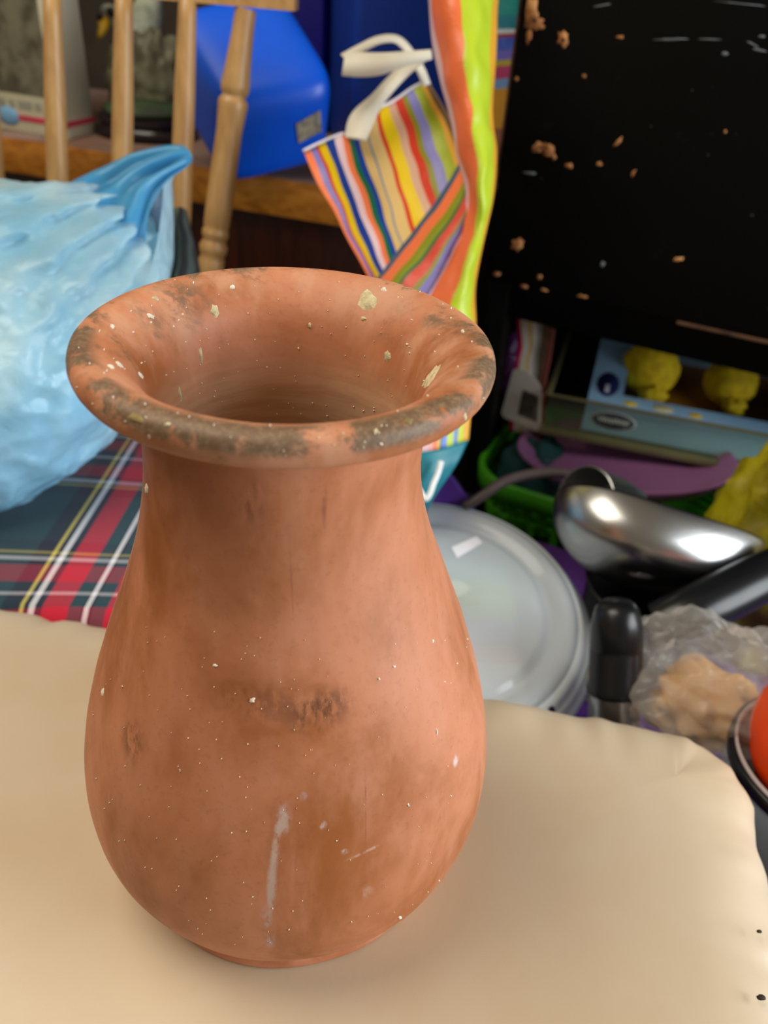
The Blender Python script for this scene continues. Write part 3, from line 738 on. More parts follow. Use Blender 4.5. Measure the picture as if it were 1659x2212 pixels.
tray = empty('clear_plastic_tray', FT @ Vector((.18, .12, TZ0)), 'clear plastic tray holding the pale blue box', 'tray')
box('tray_floor', (tx0, ty0, TZ0), (tx1, ty1, TZ0+.003), FT, acr.m, tray, 0)
box('tray_wall', (tx0, ty0, TZ0+.003), (tx1, ty0+.0025, TZ1), FT, acr.m, tray, 0)
box('tray_wall', (tx0, ty1-.0025, TZ0+.003), (tx1, ty1, TZ1+.03), FT, acr.m, tray, 0)
box('tray_wall', (tx0, ty0+.0025, TZ0+.003), (tx0+.0025, ty1-.0025, TZ1), FT, acr.m, tray, 0)
box('tray_wall', (tx1-.0025, ty0+.0025, TZ0+.003), (tx1, ty1-.0025, TZ1), FT, acr.m, tray, 0)
box('tray_rim', (tx0-.004, ty0-.004, TZ1-.001), (tx1+.004, ty0+.003, TZ1+.002), FT, rimac, tray, .001)
box('tray_rim', (tx0-.004, ty0-.004, TZ1-.001), (tx0+.004, ty1+.004, TZ1+.003), FT, rimac, tray, .001)
box('tray_foot', (tx0-.004, ty0-.005, TZ0-.008), (tx1+.004, ty0+.012, TZ0+.002), FT, rimac, tray, .002)
# blue box with window
palebl = M('pale_blue_card', (132, 172, 206), .5, var=.06); navyp = M('navy_print', (26, 28, 84), .5); whitep = M('white_print', (210, 214, 226), .5); golden = M('golden_liner', (150, 104, 10), .6, rgb2=(110, 70, 6)); yel = M('yellow_fluff', (226, 200, 20), .8, rgb2=(200, 168, 10), scale=80, bump=.5, bscale=300)
bl = TP(1268, 868, .012); bx0 = bl.x; bz1 = bl.z; bz0 = TZ0+.004; bx1 = tx1-.012; by0, by1 = .012, .235
bb = empty('pale_blue_gift_box', FT @ Vector(((bx0+bx1)/2, .11, bz0)), 'pale blue windowed gift box with navy oval badges', 'box')
TIL = .20
def topz(y): return bz1 + (y-by0)*TIL
V = [FT @ Vector(p) for p in ((bx0, by0, bz0), (bx1, by0, bz0), (bx1, by1, bz0), (bx0, by1, bz0), (bx0, by0, bz1), (bx1, by0, bz1), (bx1, by1, topz(by1)), (bx0, by1, topz(by1)))]
wx0, wy0 = bx0+.048, by0+.030; wx1, wy1 = bx1-.03, by1-.02
W4 = [FT @ Vector((x, y, topz(y))) for x, y in ((wx0, wy0), (wx1, wy0), (wx1, wy1), (wx0, wy1))]
W4b = [FT @ Vector((x, y, topz(y)-.045)) for x, y in ((wx0, wy0), (wx1, wy0), (wx1, wy1), (wx0, wy1))]
F = [[0, 1, 5, 4], [1, 2, 6, 5], [2, 3, 7, 6], [3, 0, 4, 7], [3, 2, 1, 0], [4, 5, 9, 8], [5, 6, 10, 9], [6, 7, 11, 10], [7, 4, 8, 11], [8, 9, 13, 12], [9, 10, 14, 13], [10, 11, 15, 14], [11, 8, 12, 15]]
gcart = mesh('carton', V + W4 + W4b, F, palebl, bb, smooth=False)
mesh('liner', [p + Vector((0, 0, .002)) for p in W4b] + [p + Vector((0, 0, .0005)) for p in W4b], [[0, 1, 2, 3], [7, 6, 5, 4], [0, 1, 5, 4], [1, 2, 6, 5], [2, 3, 7, 6], [3, 0, 4, 7]], golden, bb, smooth=False)
def badge(mt, r, sx, sy, mtx, name, parent): 
    v, f = latheg([(.0002, .0008), (r*.97, .0008), (r, 0)], 32, mtx @ Matrix.Diagonal((sx, sy, 1, 1))); return mesh(name, v, f, mt, parent)
zc = (bz0+bz1)/2; fm = FT @ Matrix.Translation((bx0+.042, by0, zc)) @ Matrix.Rotation(PI/2, 4, 'X')
badge(whitep, .030, 1.08, .48, fm, 'badge_border', gcart); badge(navyp, .030, 1.0, .42, fm @ Matrix.Translation((0, 0, .0006)), 'badge', gcart)
rnd = random.Random(5)
pth = [fm @ Vector((-.022 + .044*i/60, .0032*math.sin(i*.9)*(1 if i % 9 else 1.8) + .0004, .0016)) for i in range(61)]
v, f = tubeg(pth, .0011, 6); mesh('badge_script', v, f, whitep, gcart)
tm = FT @ Matrix.Translation((bx0+.024, by0+.05, topz(by0+.05))) @ Matrix.Rotation(math.atan(TIL), 4, 'X')
badge(navyp, .026, .62, 1.15, tm, 'badge', gcart)
box('badge_script', (bx0+.021, by0+.03, topz(by0+.03)-.001), (bx0+.027, by0+.07, topz(by0+.07)-.0035), FT, whitep, gcart, 0)
for (x, y, r) in ((.06, .014, .007), (.105, .016, .011), (.15, .014, .007)):
    badge(yel if r < .01 else M('cream_print', (196, 190, 150), .6), r, 1.3, .8, FT @ Matrix.Translation((bx0+x, by0+y, topz(by0+y))) @ Matrix.Rotation(math.atan(TIL), 4, 'X'), 'printed_spot', gcart)
winm = NT('window_film'); winm.set(Base_Color=(1, 1, 1, 1), Roughness=.08)
trn = winm.new('ShaderNodeBsdfTransparent'); mx = winm.new('ShaderNodeMixShader'); mx.inputs[0].default_value = .93
winm.t.links.new(winm.b.outputs[0], mx.inputs[1]); winm.t.links.new(trn.outputs[0], mx.inputs[2]); winm.t.links.new(mx.outputs[0], winm.out.inputs[0])
for k, (px, py, rp, lb) in enumerate(((1405, 795, 62, 'yellow fluffy ball behind the box window, nearer the blue badge'), (1578, 826, 56, 'yellow fluffy ball behind the box window, further right'))):
    base = TP(px, py, .135); r = rp/FPX*((FT @ base)-CAM).dot(fwd)
    c = FT @ Vector((base.x, .135, topz(.135)-.010))
    yb = empty('yellow_ball', c - Vector((0, 0, r*.8)), lb, 'ornament', 'yellow balls in the pale blue box')
    v, f = blobg(c, (r, r, r*.9), 36, 24, .06, 5, k*3.); mesh('ball', v, f, yel, yb)
    v, f = blobg(c - ty*(r*.95) + kx*(r*.25) - Vector((0, 0, r*.5)), (r*.45, r*.4, r*.35), 20, 14, .4, 3, k+1.); mesh('paper_tuft', v, f, yel, yb)
# price tag and card packet
tagm = M('white_tag', (196, 192, 182), .6, var=.04); bark = M('barcode_print', (92, 88, 80), .7, var=.4, scale=160)
pk_m = stripes('packet_print', [(.8, (214, 20, 90)), (1.2, (232, 230, 220)), (.5, (220, 190, 20)), (1, (214, 210, 206)), (.8, (150, 150, 140)), (1.2, (92, 80, 60)), (1, (120, 60, 50))], .4, 0)
rows = [[CP(x, y, .075) for x, y in r] for r in (((1117, 678), (1145, 690), (1172, 700), (1200, 712)), ((1120, 740), (1146, 750), (1166, 760), (1190, 770)), ((1112, 800), (1135, 810), (1160, 820), (1180, 830)), ((1100, 930), (1125, 935), (1150, 940), (1172, 945)))]
pk = patch('card_packet', rows, pk_m, None, 24, 24, .002, 40, .006, loc=CP(1140, 935, .075)); tag(pk, 'glossy packet with pink edge behind the white price tag', 'packet')
tg = empty('price_tag', CP(1120, 925, .066), 'white rounded price tag with barcode hanging in the cabinet', 'tag')
def polyslab(pts, mt, name, parent, dn=.0016, ly=.066):
    P = [CP(x, y, ly) for x, y in pts]; n = len(P); V = P + [p + ky*dn for p in P]
    return mesh(name, V, [list(range(n)), [n+i for i in range(n)]] + [[i, (i+1) % n, n+(i+1) % n, n+i] for i in range(n)], mt, parent, smooth=False)
polyslab([(1108, 800), (1116, 796), (1138, 802), (1162, 826), (1170, 840), (1168, 925), (1160, 932), (1088, 902), (1083, 892)], tagm, 'card', tg)
cardp = [c_ for c_ in tg.children][0]
polyslab([(1130, 842), (1164, 856), (1160, 912), (1118, 895)], bark, 'barcode', cardp, .0006, .0652)
for k in range(6):
    a = k/6; x0, y0 = 1131 + a*30, 845 + a*13
    polyslab([(x0, y0), (x0+2.4, y0+1), (x0-7, y0+46), (x0-9.4, y0+45)], M('barcode_bar', (46, 42, 40), .7), 'barcode_bar', cardp, .0004, .0647)
v, f = blobg(CP(1092, 795, .12), (.035, .03, .05), 36, 24, .35, 2.4, 5.5, .12)
o = mesh('purple_wrapper', v, f, M('purple_foil', (104, 52, 110), .25, rgb2=(70, 34, 78), bump=.5, bscale=60), None, CP(1092, 840, .12)); tag(o, 'crumpled shiny purple wrapper beside the price tag', 'wrapper')
# mauve dish
mauve = M('mauve_plastic', (146, 96, 142), .4, var=.06)
dctr = RZ(1346, 986, TZ0-.012)
v, f = latheg([(.0002, -.020), (.10, -.020), (.125, -.012), (.148, .006), (.152, .008), (.154, .005), (.130, -.018), (.105, -.026), (.0002, -.026)], 72, Matrix.Translation(dctr) @ Matrix.Rotation(KY, 4, 'Z') @ Matrix.Rotation(math.radians(-8), 4, 'Y') @ Matrix.Diagonal((1.0, .72, 1, 1)))
o = mesh('mauve_dish', v, f, mauve, None, dctr - Vector((0, 0, .026))); tag(o, 'mauve plastic oval dish under the clear tray', 'dish')
# green basket
grn = M('green_plastic', (62, 150, 20), .4, var=.06)
gz = CL(CP(1100, 1010, .0)).z; print('basket rim z', gz, 'tray', TZ0, 'dish', dctr.z, 'zb', zb)
bas = empty('green_basket', FKB @ Vector((.25, .07, SH)), 'green plastic basket with slotted sides under the mauve dish', 'basket')
GX0, GX1, GY0, GY1 = CL(CP(1032, 1000, .0)).x, CL(CP(1606, 1130, .0)).x, -.045, .235
def basket_ring(s, ins, z):
    p, nrm = rrect(s, GX0, GX1, GY0, GY1, .07); q = p - nrm*ins; return FKB @ Vector((q.x, q.y, z))
NB = 200; zs = [gz-.034, gz-.042, gz-.062, gz-.070, gz-.10, SH+.002]
V, F = [], []
for i in range(NB):
    for z in zs: V.append(basket_ring(i/NB, .010 + .10*(gz-z), z))
K = len(zs)
for i in range(NB):
    j = (i+1) % NB
    for k in range(K-1):
        if k == 1 and i % 4 in (1, 2): continue
        if k == 3 and i % 6 in (1, 2, 3): continue
        F.append([i*K+k, j*K+k, j*K+k+1, i*K+k+1])
F.append([i*K+K-1 for i in range(NB)])
mesh('basket_wall', V, F, grn, bas, solid=.0025, auto=50)
V, F = [], []; pr2 = [(.010, gz-.036), (-.001, gz-.034), (-.003, gz-.004), (.001, gz), (.006, gz-.002), (.008, gz-.030)]
for i in range(NB):
    for ins, z in pr2: V.append(basket_ring(i/NB, ins, z))
K = 6
for i in range(NB):
    j = (i+1) % NB
    for k in range(K): F.append([i*K+k, j*K+k, j*K+(k+1) % K, i*K+(k+1) % K])
mesh('basket_rim', V, F, grn, bas)
v, f = blobg(FKB @ Vector((GX0+.07, .06, gz-.045)), (.055, .06, .07), 32, 20, .3, 2, 2.2)
o = mesh('teal_cloth', v, f, M('dark_teal_cloth', (10, 60, 62), .8), None, FKB @ Vector((GX0+.07, .06, gz-.115))); tag(o, 'dark teal cloth bundled inside the green basket', 'cloth')

# ================================================================== crate with purple cloth, carrying the kitchen things
CT = .245
box_card = M('brown_cardboard', (150, 112, 74), .85)
cb = box('cardboard_carton', (.05, -.54, 0), (.68, -.09, CT-.004), FKB, box_card, None, .004, 2, loc=FKB @ Vector((.36, -.31, 0))); tag(cb, 'brown cardboard carton under the purple cloth and kitchenware', 'carton')
V, UV = [], []
for j in range(41):
    for i in range(61):
        x = .035 + .66*i/60; y = -.555 + .48*j/40; z = CT + .002 + .005*(noise.noise(Vector((x*14, y*14, 0)))+.5)
        e = max(0, -.537-y, y+.093, .053-x, x-.677)
        V.append(FKB @ Vector((x, y, z - e*3)))
F = [[j*61+i, j*61+i+1, (j+1)*61+i+1, (j+1)*61+i] for j in range(40) for i in range(60)]
o = mesh('purple_cloth', V, F, M('purple_fabric', (88, 44, 130), .85, bump=.3, bscale=300), None, FKB @ Vector((.36, -.31, CT)), solid=.003); tag(o, 'purple cloth spread under the plastic tub and flask', 'cloth')
# purple bag corner behind the tub
pf = empty('purple_bag', RW(960, 1150, .98), 'purple fabric bag with a ridge behind the plastic tub', 'bag')
rows = [pxrow([(880, 1010, .97), (930, 1015, .96), (968, 1018, .95)]), pxrow([(890, 1070, .96), (950, 1068, .95), (1000, 1062, .94)]), pxrow([(880, 1110, .96), (950, 1105, .95), (1022, 1095, .94)]), pxrow([(880, 1260, 1.0), (960, 1260, .99), (1050, 1250, .98)])]
patch('front_face', rows, M('purple_nylon', (92, 52, 160), .6, var=.05), pf, 20, 20, .001, 20, .002)
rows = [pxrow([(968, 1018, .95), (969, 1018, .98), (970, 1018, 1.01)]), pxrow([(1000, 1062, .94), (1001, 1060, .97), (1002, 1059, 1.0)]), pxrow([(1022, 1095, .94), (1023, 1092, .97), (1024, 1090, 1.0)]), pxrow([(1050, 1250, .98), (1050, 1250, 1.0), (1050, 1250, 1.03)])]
patch('side_face', rows, M('purple_nylon_shaded', (40, 24, 74), .7), pf, 12, 20, .001, 20, .002)  # side face: the front's purple with shade put into the colour

# ================================================================== striped shopping bag
OR, LI, PK, GD = (255, 134, 78), (206, 228, 56), (246, 216, 222), (242, 184, 60)
BLU, LIL, GRN, RD, YL, CRM, OLV = (24, 66, 160), (138, 132, 200), (16, 116, 72), (212, 60, 34), (236, 200, 10), (222, 186, 118), (140, 140, 30)
sb = empty('striped_shopping_bag', RW(930, 1080, .86), 'tall woven plastic shopping bag in bright coloured stripes', 'bag')
mA = stripes('stripes_gusset', [(.10, PK), (.40, OR), (.40, LI), (.10, GD)], .35, .3)
rows = [pxrow([(905, -230, .86), (955, -230, .83), (1035, -230, .83), (1092, -230, .86)]), pxrow([(912, -140, .85), (957, -140, .815), (1033, -140, .815), (1088, -140, .845)]), pxrow([(918, -60, .84), (960, -60, .80), (1030, -60, .80), (1082, -60, .83)]), pxrow([(926, 0, .84), (960, 0, .80), (1030, 0, .80), (1076, 0, .83)]), pxrow([(938, 120, .84), (978, 120, .805), (1030, 120, .80), (1072, 120, .83)]),
        pxrow([(968, 240, .845), (1000, 240, .81), (1036, 240, .81), (1064, 240, .835)]), pxrow([(986, 330, .85), (1014, 330, .82), (1044, 330, .815), (1073, 330, .84)]), pxrow([(1006, 410, .855), (1024, 415, .83), (1046, 420, .82), (1066, 420, .84)]),
        pxrow([(1002, 460, .86), (1022, 475, .845), (1040, 485, .835), (1053, 490, .845)]), pxrow([(970, 545, .86), (998, 545, .84), (1024, 545, .83), (1040, 545, .845)]), pxrow([(924, 620, .86), (965, 625, .84), (1000, 625, .83), (1026, 630, .85)]),
        pxrow([(880, 700, .865), (940, 700, .845), (990, 700, .84), (1028, 700, .855)]), pxrow([(850, 800, .87), (920, 800, .85), (985, 800, .84), (1024, 800, .86)])]
patch('gusset', rows, mA, sb, 40, 120, .0035, 40, .0008)
mB = stripes('stripes_back', [(.05, OR), (.05, LIL), (.025, RD), (.065, YL), (.06, BLU), (.055, PK), (.05, OR), (.045, GRN), (.05, BLU), (.06, CRM), (.015, (110, 130, 160)), (.08, CRM), (.03, RD), (.08, YL), (.055, (216, 170, 140)), (.05, RD), (.035, OLV), (.06, LIL), (.07, (176, 190, 30)), (.035, GD), (.04, (120, 90, 60))], .4, .2)
rows = [pxrow([(655, 326, .90), (692, 308, .91), (735, 290, .93), (768, 284, .95), (808, 240, .96), (850, 218, .97), (890, 190, .97), (925, 172, .96)]),
        pxrow([(684, 395, .90), (720, 385, .90), (760, 372, .92), (795, 360, .94), (838, 330, .955), (880, 300, .96), (925, 265, .965), (970, 250, .95)]),
        pxrow([(722, 460, .90), (752, 462, .90), (790, 455, .915), (822, 440, .935), (862, 415, .95), (902, 385, .955), (948, 345, .955), (1000, 320, .94)]),
        pxrow([(760, 535, .90), (785, 540, .90), (815, 530, .91), (846, 512, .925), (884, 488, .94), (925, 455, .945), (968, 415, .945), (1016, 380, .93)]),
        pxrow([(800, 610, .90), (822, 615, .90), (845, 605, .905), (870, 590, .92), (908, 560, .93), (948, 530, .935), (985, 490, .935), (1020, 450, .925)]),
        pxrow([(840, 720, .90), (860, 720, .90), (880, 710, .905), (900, 700, .915), (930, 680, .92), (960, 650, .925), (990, 610, .925), (1020, 570, .92)])]
bpan = patch('back_panel', rows, mB, sb, 80, 60, .004, 26, .0008, 3.0)
hem = [RW(*p) for p in ((655, 326, .898), (692, 308, .908), (735, 290, .928), (768, 284, .948), (808, 240, .958), (850, 218, .968), (890, 190, .968), (925, 172, .958))]
v, f = tubeg(curve(hem, 40), .0016, 8); mesh('hem', v, f, M('white_hem', (226, 226, 232), .5), bpan)
mC = stripes('stripes_front', [(.07, (70, 100, 130)), (.14, OR), (.12, (150, 160, 30)), (.05, GRN), (.17, (226, 74, 50)), (.10, OLV), (.13, LIL), (.04, (120, 60, 110)), (.04, (50, 80, 170)), (.06, PK), (.12, OR)], .4, .2)
rows = [pxrow([(1010, 318, .90), (1022, 350, .875), (1022, 395, .862), (1010, 440, .858), (1012, 470, .855)]), pxrow([(966, 398, .895), (990, 425, .868), (1000, 455, .855), (996, 485, .852), (1000, 515, .855)]),
        pxrow([(900, 490, .89), (930, 515, .862), (952, 535, .85), (962, 555, .848), (975, 580, .855)]), pxrow([(820, 594, .885), (858, 602, .858), (895, 618, .848), (920, 630, .846), (940, 645, .855)]), pxrow([(740, 700, .885), (790, 715, .858), (840, 725, .848), (875, 735, .848), (900, 745, .858)]), pxrow([(700, 850, .885), (760, 860, .86), (820, 865, .85), (860, 865, .85), (890, 865, .86)])]
patch('front_fold', rows, mC, sb, 60, 70, .003, 34, .0008, 5.0)
mD = stripes('stripes_lower', [(.6, OR), (.4, LIL), (.5, PK), (.12, (250, 190, 190)), (.11, OR), (.06, GD), (.05, GRN), (.13, (110, 140, 230)), (.16, LI), (.05, (150, 190, 210)), (.07, (120, 130, 220)), (.13, LI), (.16, GD)], .4, .25)
rows = [pxrow([(760, 740, .86), (860, 740, .85), (950, 740, .855), (1030, 740, .88)]), pxrow([(770, 860, .86), (860, 860, .85), (945, 860, .855), (1020, 860, .88)]), pxrow([(790, 975, .86), (865, 980, .85), (940, 972, .855), (1012, 950, .88)])]
patch('lower_panel', rows, mD, sb, 40, 20, .001, 30, .0008, 7.0)
teal = M('teal_panel_print', (24, 118, 134), .4, var=.08)
rows = [pxrow([(790, 975, .86), (865, 980, .85), (940, 972, .855), (1012, 950, .88)]), pxrow([(800, 1030, .86), (865, 1035, .85), (935, 1025, .855), (985, 1005, .87)]), pxrow([(810, 1100, .875), (860, 1100, .87), (905, 1095, .87), (935, 1080, .875)]), pxrow([(815, 1180, .95), (850, 1180, .95), (880, 1175, .95), (900, 1160, .95)]), pxrow([(815, 1245, .99), (850, 1245, .99), (880, 1242, .99), (900, 1238, .99)])]
tpan = patch('teal_panel', rows, teal, sb, 30, 30, 0, 30, .0008)
v, f = tubeg(smooth_path([RW(953, 996, .842), RW(946, 1022, .842), (RW(936, 1046, .841)), RW(928, 1068, .840), RW(918, 1078, .840), RW(908, 1062, .840), RW(900, 1050, .840)], 26), .0030, 10); mesh('white_script', v, f, M('white_lettering', (232, 238, 240), .5), tpan)
wtape = M('white_webbing', (222, 216, 200), .6, var=.05, bump=.3, bscale=200)
def ribbon(pts, wid, name, n=40):
    P = curve([RW(*p) for p in pts], n); rows = []; V, F = [], []
    W_ = curve([Vector((w_, 0, 0)) for w_ in wid], n)
    for i, p in enumerate(P):
        tg_ = (P[min(i+1, n)] - P[max(i-1, 0)]).normalized(); s = tg_.cross(fwd).normalized(); s = (s + fwd*.25).normalized()
        V += [p - s*W_[i].x/2, p + s*W_[i].x/2]
    F = [[2*i, 2*i+1, 2*i+3, 2*i+2] for i in range(n)]
    return mesh(name, V, F, wtape, sb, solid=.0014)
ribbon([(768, 300, .925), (782, 258, .93), (815, 215, .93), (860, 165, .925), (905, 130, .91), (932, 116, .90)], [.026, .030, .019, .017, .013, .011], 'handle')
ribbon([(930, 118, .895), (880, 126, .89), (820, 138, .885), (775, 140, .885), (742, 140, .89)], [.010, .014, .022, .024, .022], 'handle')
ribbon([(742, 124, .892), (780, 104, .90), (820, 86, .91), (858, 86, .92), (888, 116, .925), (908, 150, .93), (922, 184, .935)], [.010, .011, .011, .011, .010, .011, .010], 'handle')

# ================================================================== plastic tub
tub_c = RZ(945, 1305, .368); TS = 1.10
print('tub', tub_c)
tubm = film('cloudy_plastic', (238, 244, 250), .42, .12, .45, bump=.08, bscale=14)
tubs = film('cloudy_plastic_side', (240, 246, 252), .10, .10, .45, bump=.05, bscale=14)
tub = empty('plastic_tub', Vector((tub_c.x, tub_c.y, CT+.01)), 'round cloudy plastic tub with ridged lid behind the vase', 'tub')
MT = Matrix.Translation((tub_c.x, tub_c.y, .368)) @ Matrix.Rotation(math.radians(11), 4, 'X') @ Matrix.Diagonal((TS, TS, 1, 1))
v, f = latheg([(.0002, .0), (.06, .0006), (.094, .0), (.098, -.001), (.102, -.006), (.106, -.007), (.110, -.005), (.114, .0), (.122, .001), (.130, -.002)], 128, MT); tlid = mesh('lid', v, f, tubm, tub, solid=.0016)
v, f = latheg([(.130, -.002), (.136, -.007), (.138, -.0105), (.1375, -.0125), (.142, -.016), (.1445, -.020), (.144, -.0222), (.149, -.027), (.1515, -.033), (.150, -.037), (.1455, -.040)], 128, MT); mesh('lid_rim', v, f, tubs, tub, solid=.0015)
v, f = latheg([(.144, -.040), (.142, -.065), (.136, -.084), (.12, -.088), (.0002, -.088)], 128, MT); mesh('tub_body', v, f, tubs, tub, solid=.002)
ang = math.atan2(RZ(1255, 1400, .345).y - tub_c.y, RZ(1255, 1400, .345).x - tub_c.x)
latch = [MT @ Vector((r*math.cos(ang+a), r*math.sin(ang+a), z)) for a, r, z in ((-.22, .148, -.02), (.22, .148, -.02), (.20, .160, -.024), (-.20, .160, -.024), (-.22, .150, -.06), (.22, .150, -.06), (.2, .160, -.058), (-.2, .160, -.058))]
mesh('latch', latch, [[0, 1, 2, 3], [4, 5, 6, 7], [3, 2, 6, 7], [0, 3, 7, 4], [1, 2, 6, 5], [0, 1, 5, 4]], M('cream_latch', (208, 204, 176), .4), tub, smooth=False)
a2_ = ang - .62
hb = MT @ Vector((.1405*math.cos(a2_), .1405*math.sin(a2_), -.0095)); hole = [hb + Vector((-math.sin(a2_), math.cos(a2_), 0))*x + Vector((math.cos(a2_)*.35, math.sin(a2_)*.35, -.9))*y + Vector((math.cos(a2_), math.sin(a2_), .4))*.0012 for x, y in ((-.0022, .007), (.0022, .007), (.003, 0), (.0022, -.007), (-.0022, -.007), (-.003, 0))]
hole += [p - Vector((math.cos(a2_), math.sin(a2_), .4))*.003 for p in hole]
mesh('slot', hole, [list(range(6)), [6+i for i in range(6)]] + [[i, (i+1) % 6, 6+(i+1) % 6, 6+i] for i in range(6)], M('black_slot', (10, 10, 12), .6), tub, smooth=False)
tn = MT.to_3x3() @ Vector((0, 0, 1)); stp = [RP(*q, MT @ Vector((0, 0, .0018)), tn) for q in ((975, 1182), (1030, 1158), (1042, 1172), (988, 1204))]
stp = stp + [p - Vector((0, 0, .0012)) for p in stp]
mesh('sticker', stp, [[0, 1, 2, 3], [7, 6, 5, 4], [0, 1, 5, 4], [1, 2, 6, 5], [2, 3, 7, 6], [3, 0, 4, 7]], M('white_sticker', (226, 228, 240), .5), tlid, smooth=False)
cl = stripes('tub_contents', [(1, (120, 190, 205)), (.5, (160, 190, 140)), (.7, (190, 226, 150)), (.7, (190, 196, 236)), (.6, (250, 190, 180)), (1.6, (250, 240, 224))], .7, 0)
rows = [[Vector((tub_c.x - .085 + .17*i/3, tub_c.y + .088 - .176*j/3, .338 - (.025 if j > 1 else 0) + .004*math.sin(i+j))) for j in range(4)] for i in range(4)]
o = patch('folded_towel', rows, cl, None, 20, 20, .003, 20, .03, loc=(tub_c.x, tub_c.y, .315)); tag(o, 'pastel striped cloth folded inside the cloudy plastic tub', 'cloth')

# ================================================================== flask, steel ware, black handle
steel = NT('brushed_steel'); co = steel.coord(); steel.set(Base_Color=lin((170, 170, 170)), Metallic=1.0, Roughness=.27); steel.bump(steel.noise(steel.scale(co, (4, 4, 90)), 3, 3), .04, .001); steel = steel.m
blackpl = M('black_plastic', (16, 18, 22), .3, var=.1)
fl_t, fl_b = RW(1334, 1296, .73), RW(1326, 1540, .75)
fdir = (fl_b-fl_t).normalized(); fl_b = fl_t + fdir*((CT+.006-fl_t.z)/fdir.z)
FLH = (fl_b-fl_t).length; qf = Vector((0, 0, 1)).rotation_difference(-fdir).to_matrix().to_4x4(); MF = Matrix.Translation(fl_b) @ qf
flask = empty('vacuum_flask', fl_b, 'steel flask with black cup lid beside the plastic tub', 'flask')
KC = FLH-.084
v, f = latheg([(.0002, 0), (.021, 0), (.023, .003), (.023, KC), (.0215, KC+.004), (.0002, KC+.005)], 40, MF); mesh('flask_body', v, f, steel, flask, auto=50)
v, f = latheg([(.0225, KC-.004), (.0252, KC-.003), (.0254, KC+.002), (.0235, KC+.005), (.0235, KC+.038), (.0228, KC+.040), (.0235, KC+.042), (.0226, KC+.062), (.0195, KC+.076), (.013, KC+.083), (.0002, KC+.084)], 40, MF); mesh('cup_lid', v, f, blackpl, flask, auto=50)
# scoop bowl
sd_ = .84; sc0 = RW(1392, 1172, sd_); ax1 = (RW(1600, 1225, sd_*.98) - RW(1200, 1130, sd_*1.02)).normalized(); ax3 = (upv*.80 + fwd*.60); ax3 = (ax3 - ax1*ax3.dot(ax1)).normalized(); ax2 = ax3.cross(ax1)
MS = Matrix((ax1, ax2, ax3)).transposed().to_4x4(); MS.translation = sc0 + ax3*.022
V, F = [], []; nu, nv = 64, 22
for j in range(nv+1):
    s = j/nv; ph = s*PI/2
    for i in range(nu):
        a = 2*PI*i/nu; r = math.cos(ph)**.55 if j < nv else 0.001; z = -.060*math.sin(ph)**1.1
        lx = .098*r*math.cos(a); ly = .052*r*math.sin(a)*(1 - .25*math.cos(a))
        if math.cos(a) > .3: lx *= 1 + .28*(math.cos(a)-.3)*(1-s)
        lip_ = .010*math.cos(2*a)*(1-s)
        V.append(MS @ Vector((lx, ly, z + lip_)))
for j in range(nv):
    for i in range(nu):
        q = (i+1) % nu; F.append([j*nu+i, j*nu+q, (j+1)*nu+q, (j+1)*nu+i])
scoop = empty('steel_scoop', sc0 - Vector((0, 0, .05)), 'shiny stainless steel scoop with pouring lip among the kitchenware', 'scoop')
mesh('bowl', V, F, steel, scoop, solid=.0014)
cupd = .90; cp = RW(1262, 1084, cupd); cax = (RW(1440, 1105, cupd*1.10) - cp).normalized(); qc = Vector((0, 0, 1)).rotation_difference(cax).to_matrix().to_4x4()
v, f = latheg([(.039, 0), (.040, .001), (.039, .004), (.032, .05), (.022, .085), (.0002, .086)], 56, Matrix.Translation(cp) @ qc)
o = mesh('steel_cup', v, f, steel, None, cp - Vector((0, 0, .036)), solid=.0016, auto=60); tag(o, 'small steel cup lying on its side with dark open mouth', 'cup')
pc = RW(1420, 1262, .86); pz = pc.z
hd = empty('saucepan', Vector((pc.x, pc.y, CT+.006)), 'black saucepan with thick plastic handle below the steel scoop', 'saucepan')
v, f = latheg([(.0002, CT+.006), (.062, CT+.006), (.068, CT+.012), (.072, pz-.004), (.075, pz), (.073, pz+.001), (.070, pz-.004), (.064, CT+.014), (.0002, CT+.012)], 64, Matrix.Translation((pc.x, pc.y, 0))); mesh('pan_body', v, f, M('black_enamel', (24, 20, 22), .3), hd, auto=50)
hp = smooth_path([RW(1720, 1212, .80), RW(1640, 1250, .80), RW(1560, 1290, .79), RW(1480, 1328, .78), RW(1420, 1352, .785)], 24)
v, f = tubeg(hp, [.0225 + .003*math.sin(i*.13) for i in range(25)], 18); hnd = mesh('handle', v, f, blackpl, hd)
v, f = tubeg(smooth_path([RW(1400, 1384, .767), RW(1470, 1352, .762), RW(1560, 1310, .769), RW(1680, 1250, .779)], 20), .0022, 8); mesh('handle_edge', v, f, M('grey_plastic_edge', (110, 106, 112), .35), hnd)
v, f = tubeg(smooth_path([RW(1000, 1096, .93), RW(1040, 1072, .93), RW(1090, 1040, .935), (RW(1150, 1024, .94)), RW(1210, 1022, .945), RW(1262, 1034, .95)], 30), .0062, 12)
o = mesh('plastic_hose', v, f, film('smoky_plastic', (96, 84, 84), .25, .25, .2, bump=.05), None, RW(1130, 1060, .94)); tag(o, 'thin smoky plastic hose arching before the green basket', 'hose')

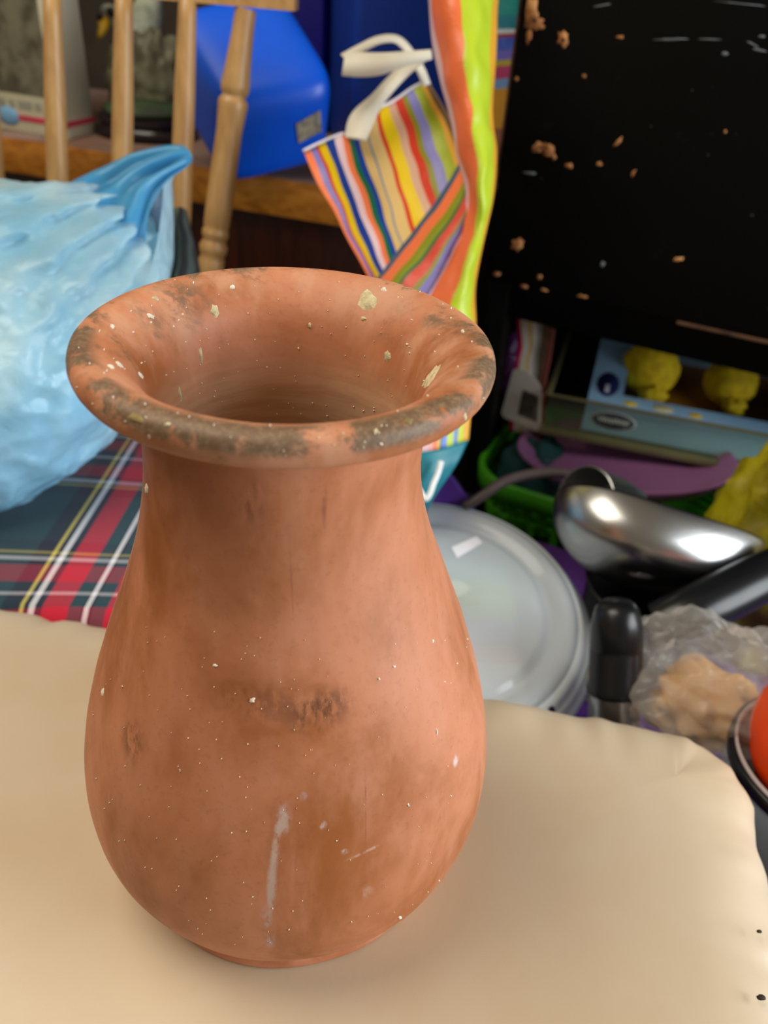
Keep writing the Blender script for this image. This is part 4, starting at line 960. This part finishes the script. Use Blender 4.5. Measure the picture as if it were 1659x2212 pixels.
# ================================================================== yellow bag, clear bag, orange ball in bucket
ylb = M('yellow_net', (170, 160, 12), .5, rgb2=(120, 108, 8), scale=18, bump=.6, bscale=60)
yc = RW(1765, 1215, .95); v, f = blobg(yc, (.120, .10, .19), 80, 60, .14, 1.6, 4.4, .12, squash=CT+.006-yc.z)
yb = mesh('yellow_net_bag', v, f, ylb, None, Vector((yc.x, yc.y, CT+.006))); tag(yb, 'lumpy yellow plastic bag at the right beside the basket', 'bag')
clr = film('crinkled_clear_film', (244, 242, 238), .72, .06, .3, bump=.7, bscale=14)
kc = RZ(1532, 1490, .378)
tanm = M('tan_biscuit', (226, 180, 122), .7, rgb2=(206, 152, 88), scale=14, bump=.3)
pkt = empty('clear_packet', Vector((kc.x, kc.y, kc.z-.065)), 'crinkled clear plastic packet with tan contents by the stool corner', 'packet')
v, f = blobg(kc, (.072, .066, .065), 120, 80, .22, 1.3, 6.1, .12, squash=-.13); mesh('film', v, f, clr, pkt)
v, f = blobg(kc - Vector((0, 0, .018)), (.046, .040, .036), 40, 26, .35, 1.6, 1.7); mesh('tan_contents', v, f, tanm, pkt)
bk_c = RZ(1790, 1650, .392); print('bucket', bk_c)
bkt = empty('enamel_pot', Vector((bk_c.x, bk_c.y, CT+.006)), 'round grey blue pot with black rim at the right edge', 'pot')
MB = Matrix.Translation((bk_c.x, bk_c.y, 0)); br = .5*((RZ(1592, 1650, .392)-bk_c).length)*2; print('bucket r', br)
PZ = CT+.006
v, f = latheg([(.0002, PZ), (br*.86, PZ), (br*.89, PZ+.004), (br*.97, .386), (br*.93, .386), (br*.86, PZ+.01), (.0002, PZ+.008)], 80, MB); mesh('pot_wall', v, f, M('grey_blue_enamel', (150, 166, 184), .35), bkt, auto=50)
v, f = latheg([(br*.95, .380), (br*1.0, .382), (br*1.0, .392), (br*.96, .394), (br*.95, .388)], 80, MB); mesh('rim', v, f, blackpl, bkt)
v, f = latheg([(br*.925, .386), (br*.955, .394), (br*.935, .397), (br*.905, .390)], 80, MB); mesh('inner_rim', v, f, M('pale_rim', (206, 190, 190), .4), bkt)
v, f = latheg([(br*.90, .388), (br*.86, .33), (.0002, .325)], 60, MB); mesh('maroon_liner', v, f, M('maroon_plastic', (110, 40, 52), .5), bkt, solid=.002)
oc = RW(1742, 1622, .57); 
v, f = blobg(Vector((bk_c.x, bk_c.y, .415)), (br*.86, br*.86, .07), 56, 36, .02, 2, 1.0)
o = mesh('orange_ball', v, f, M('orange_red_plastic', (240, 74, 10), .4, var=.04), None, Vector((bk_c.x, bk_c.y, .33))); tag(o, 'bright orange red ball lying in the grey blue pot', 'ball')
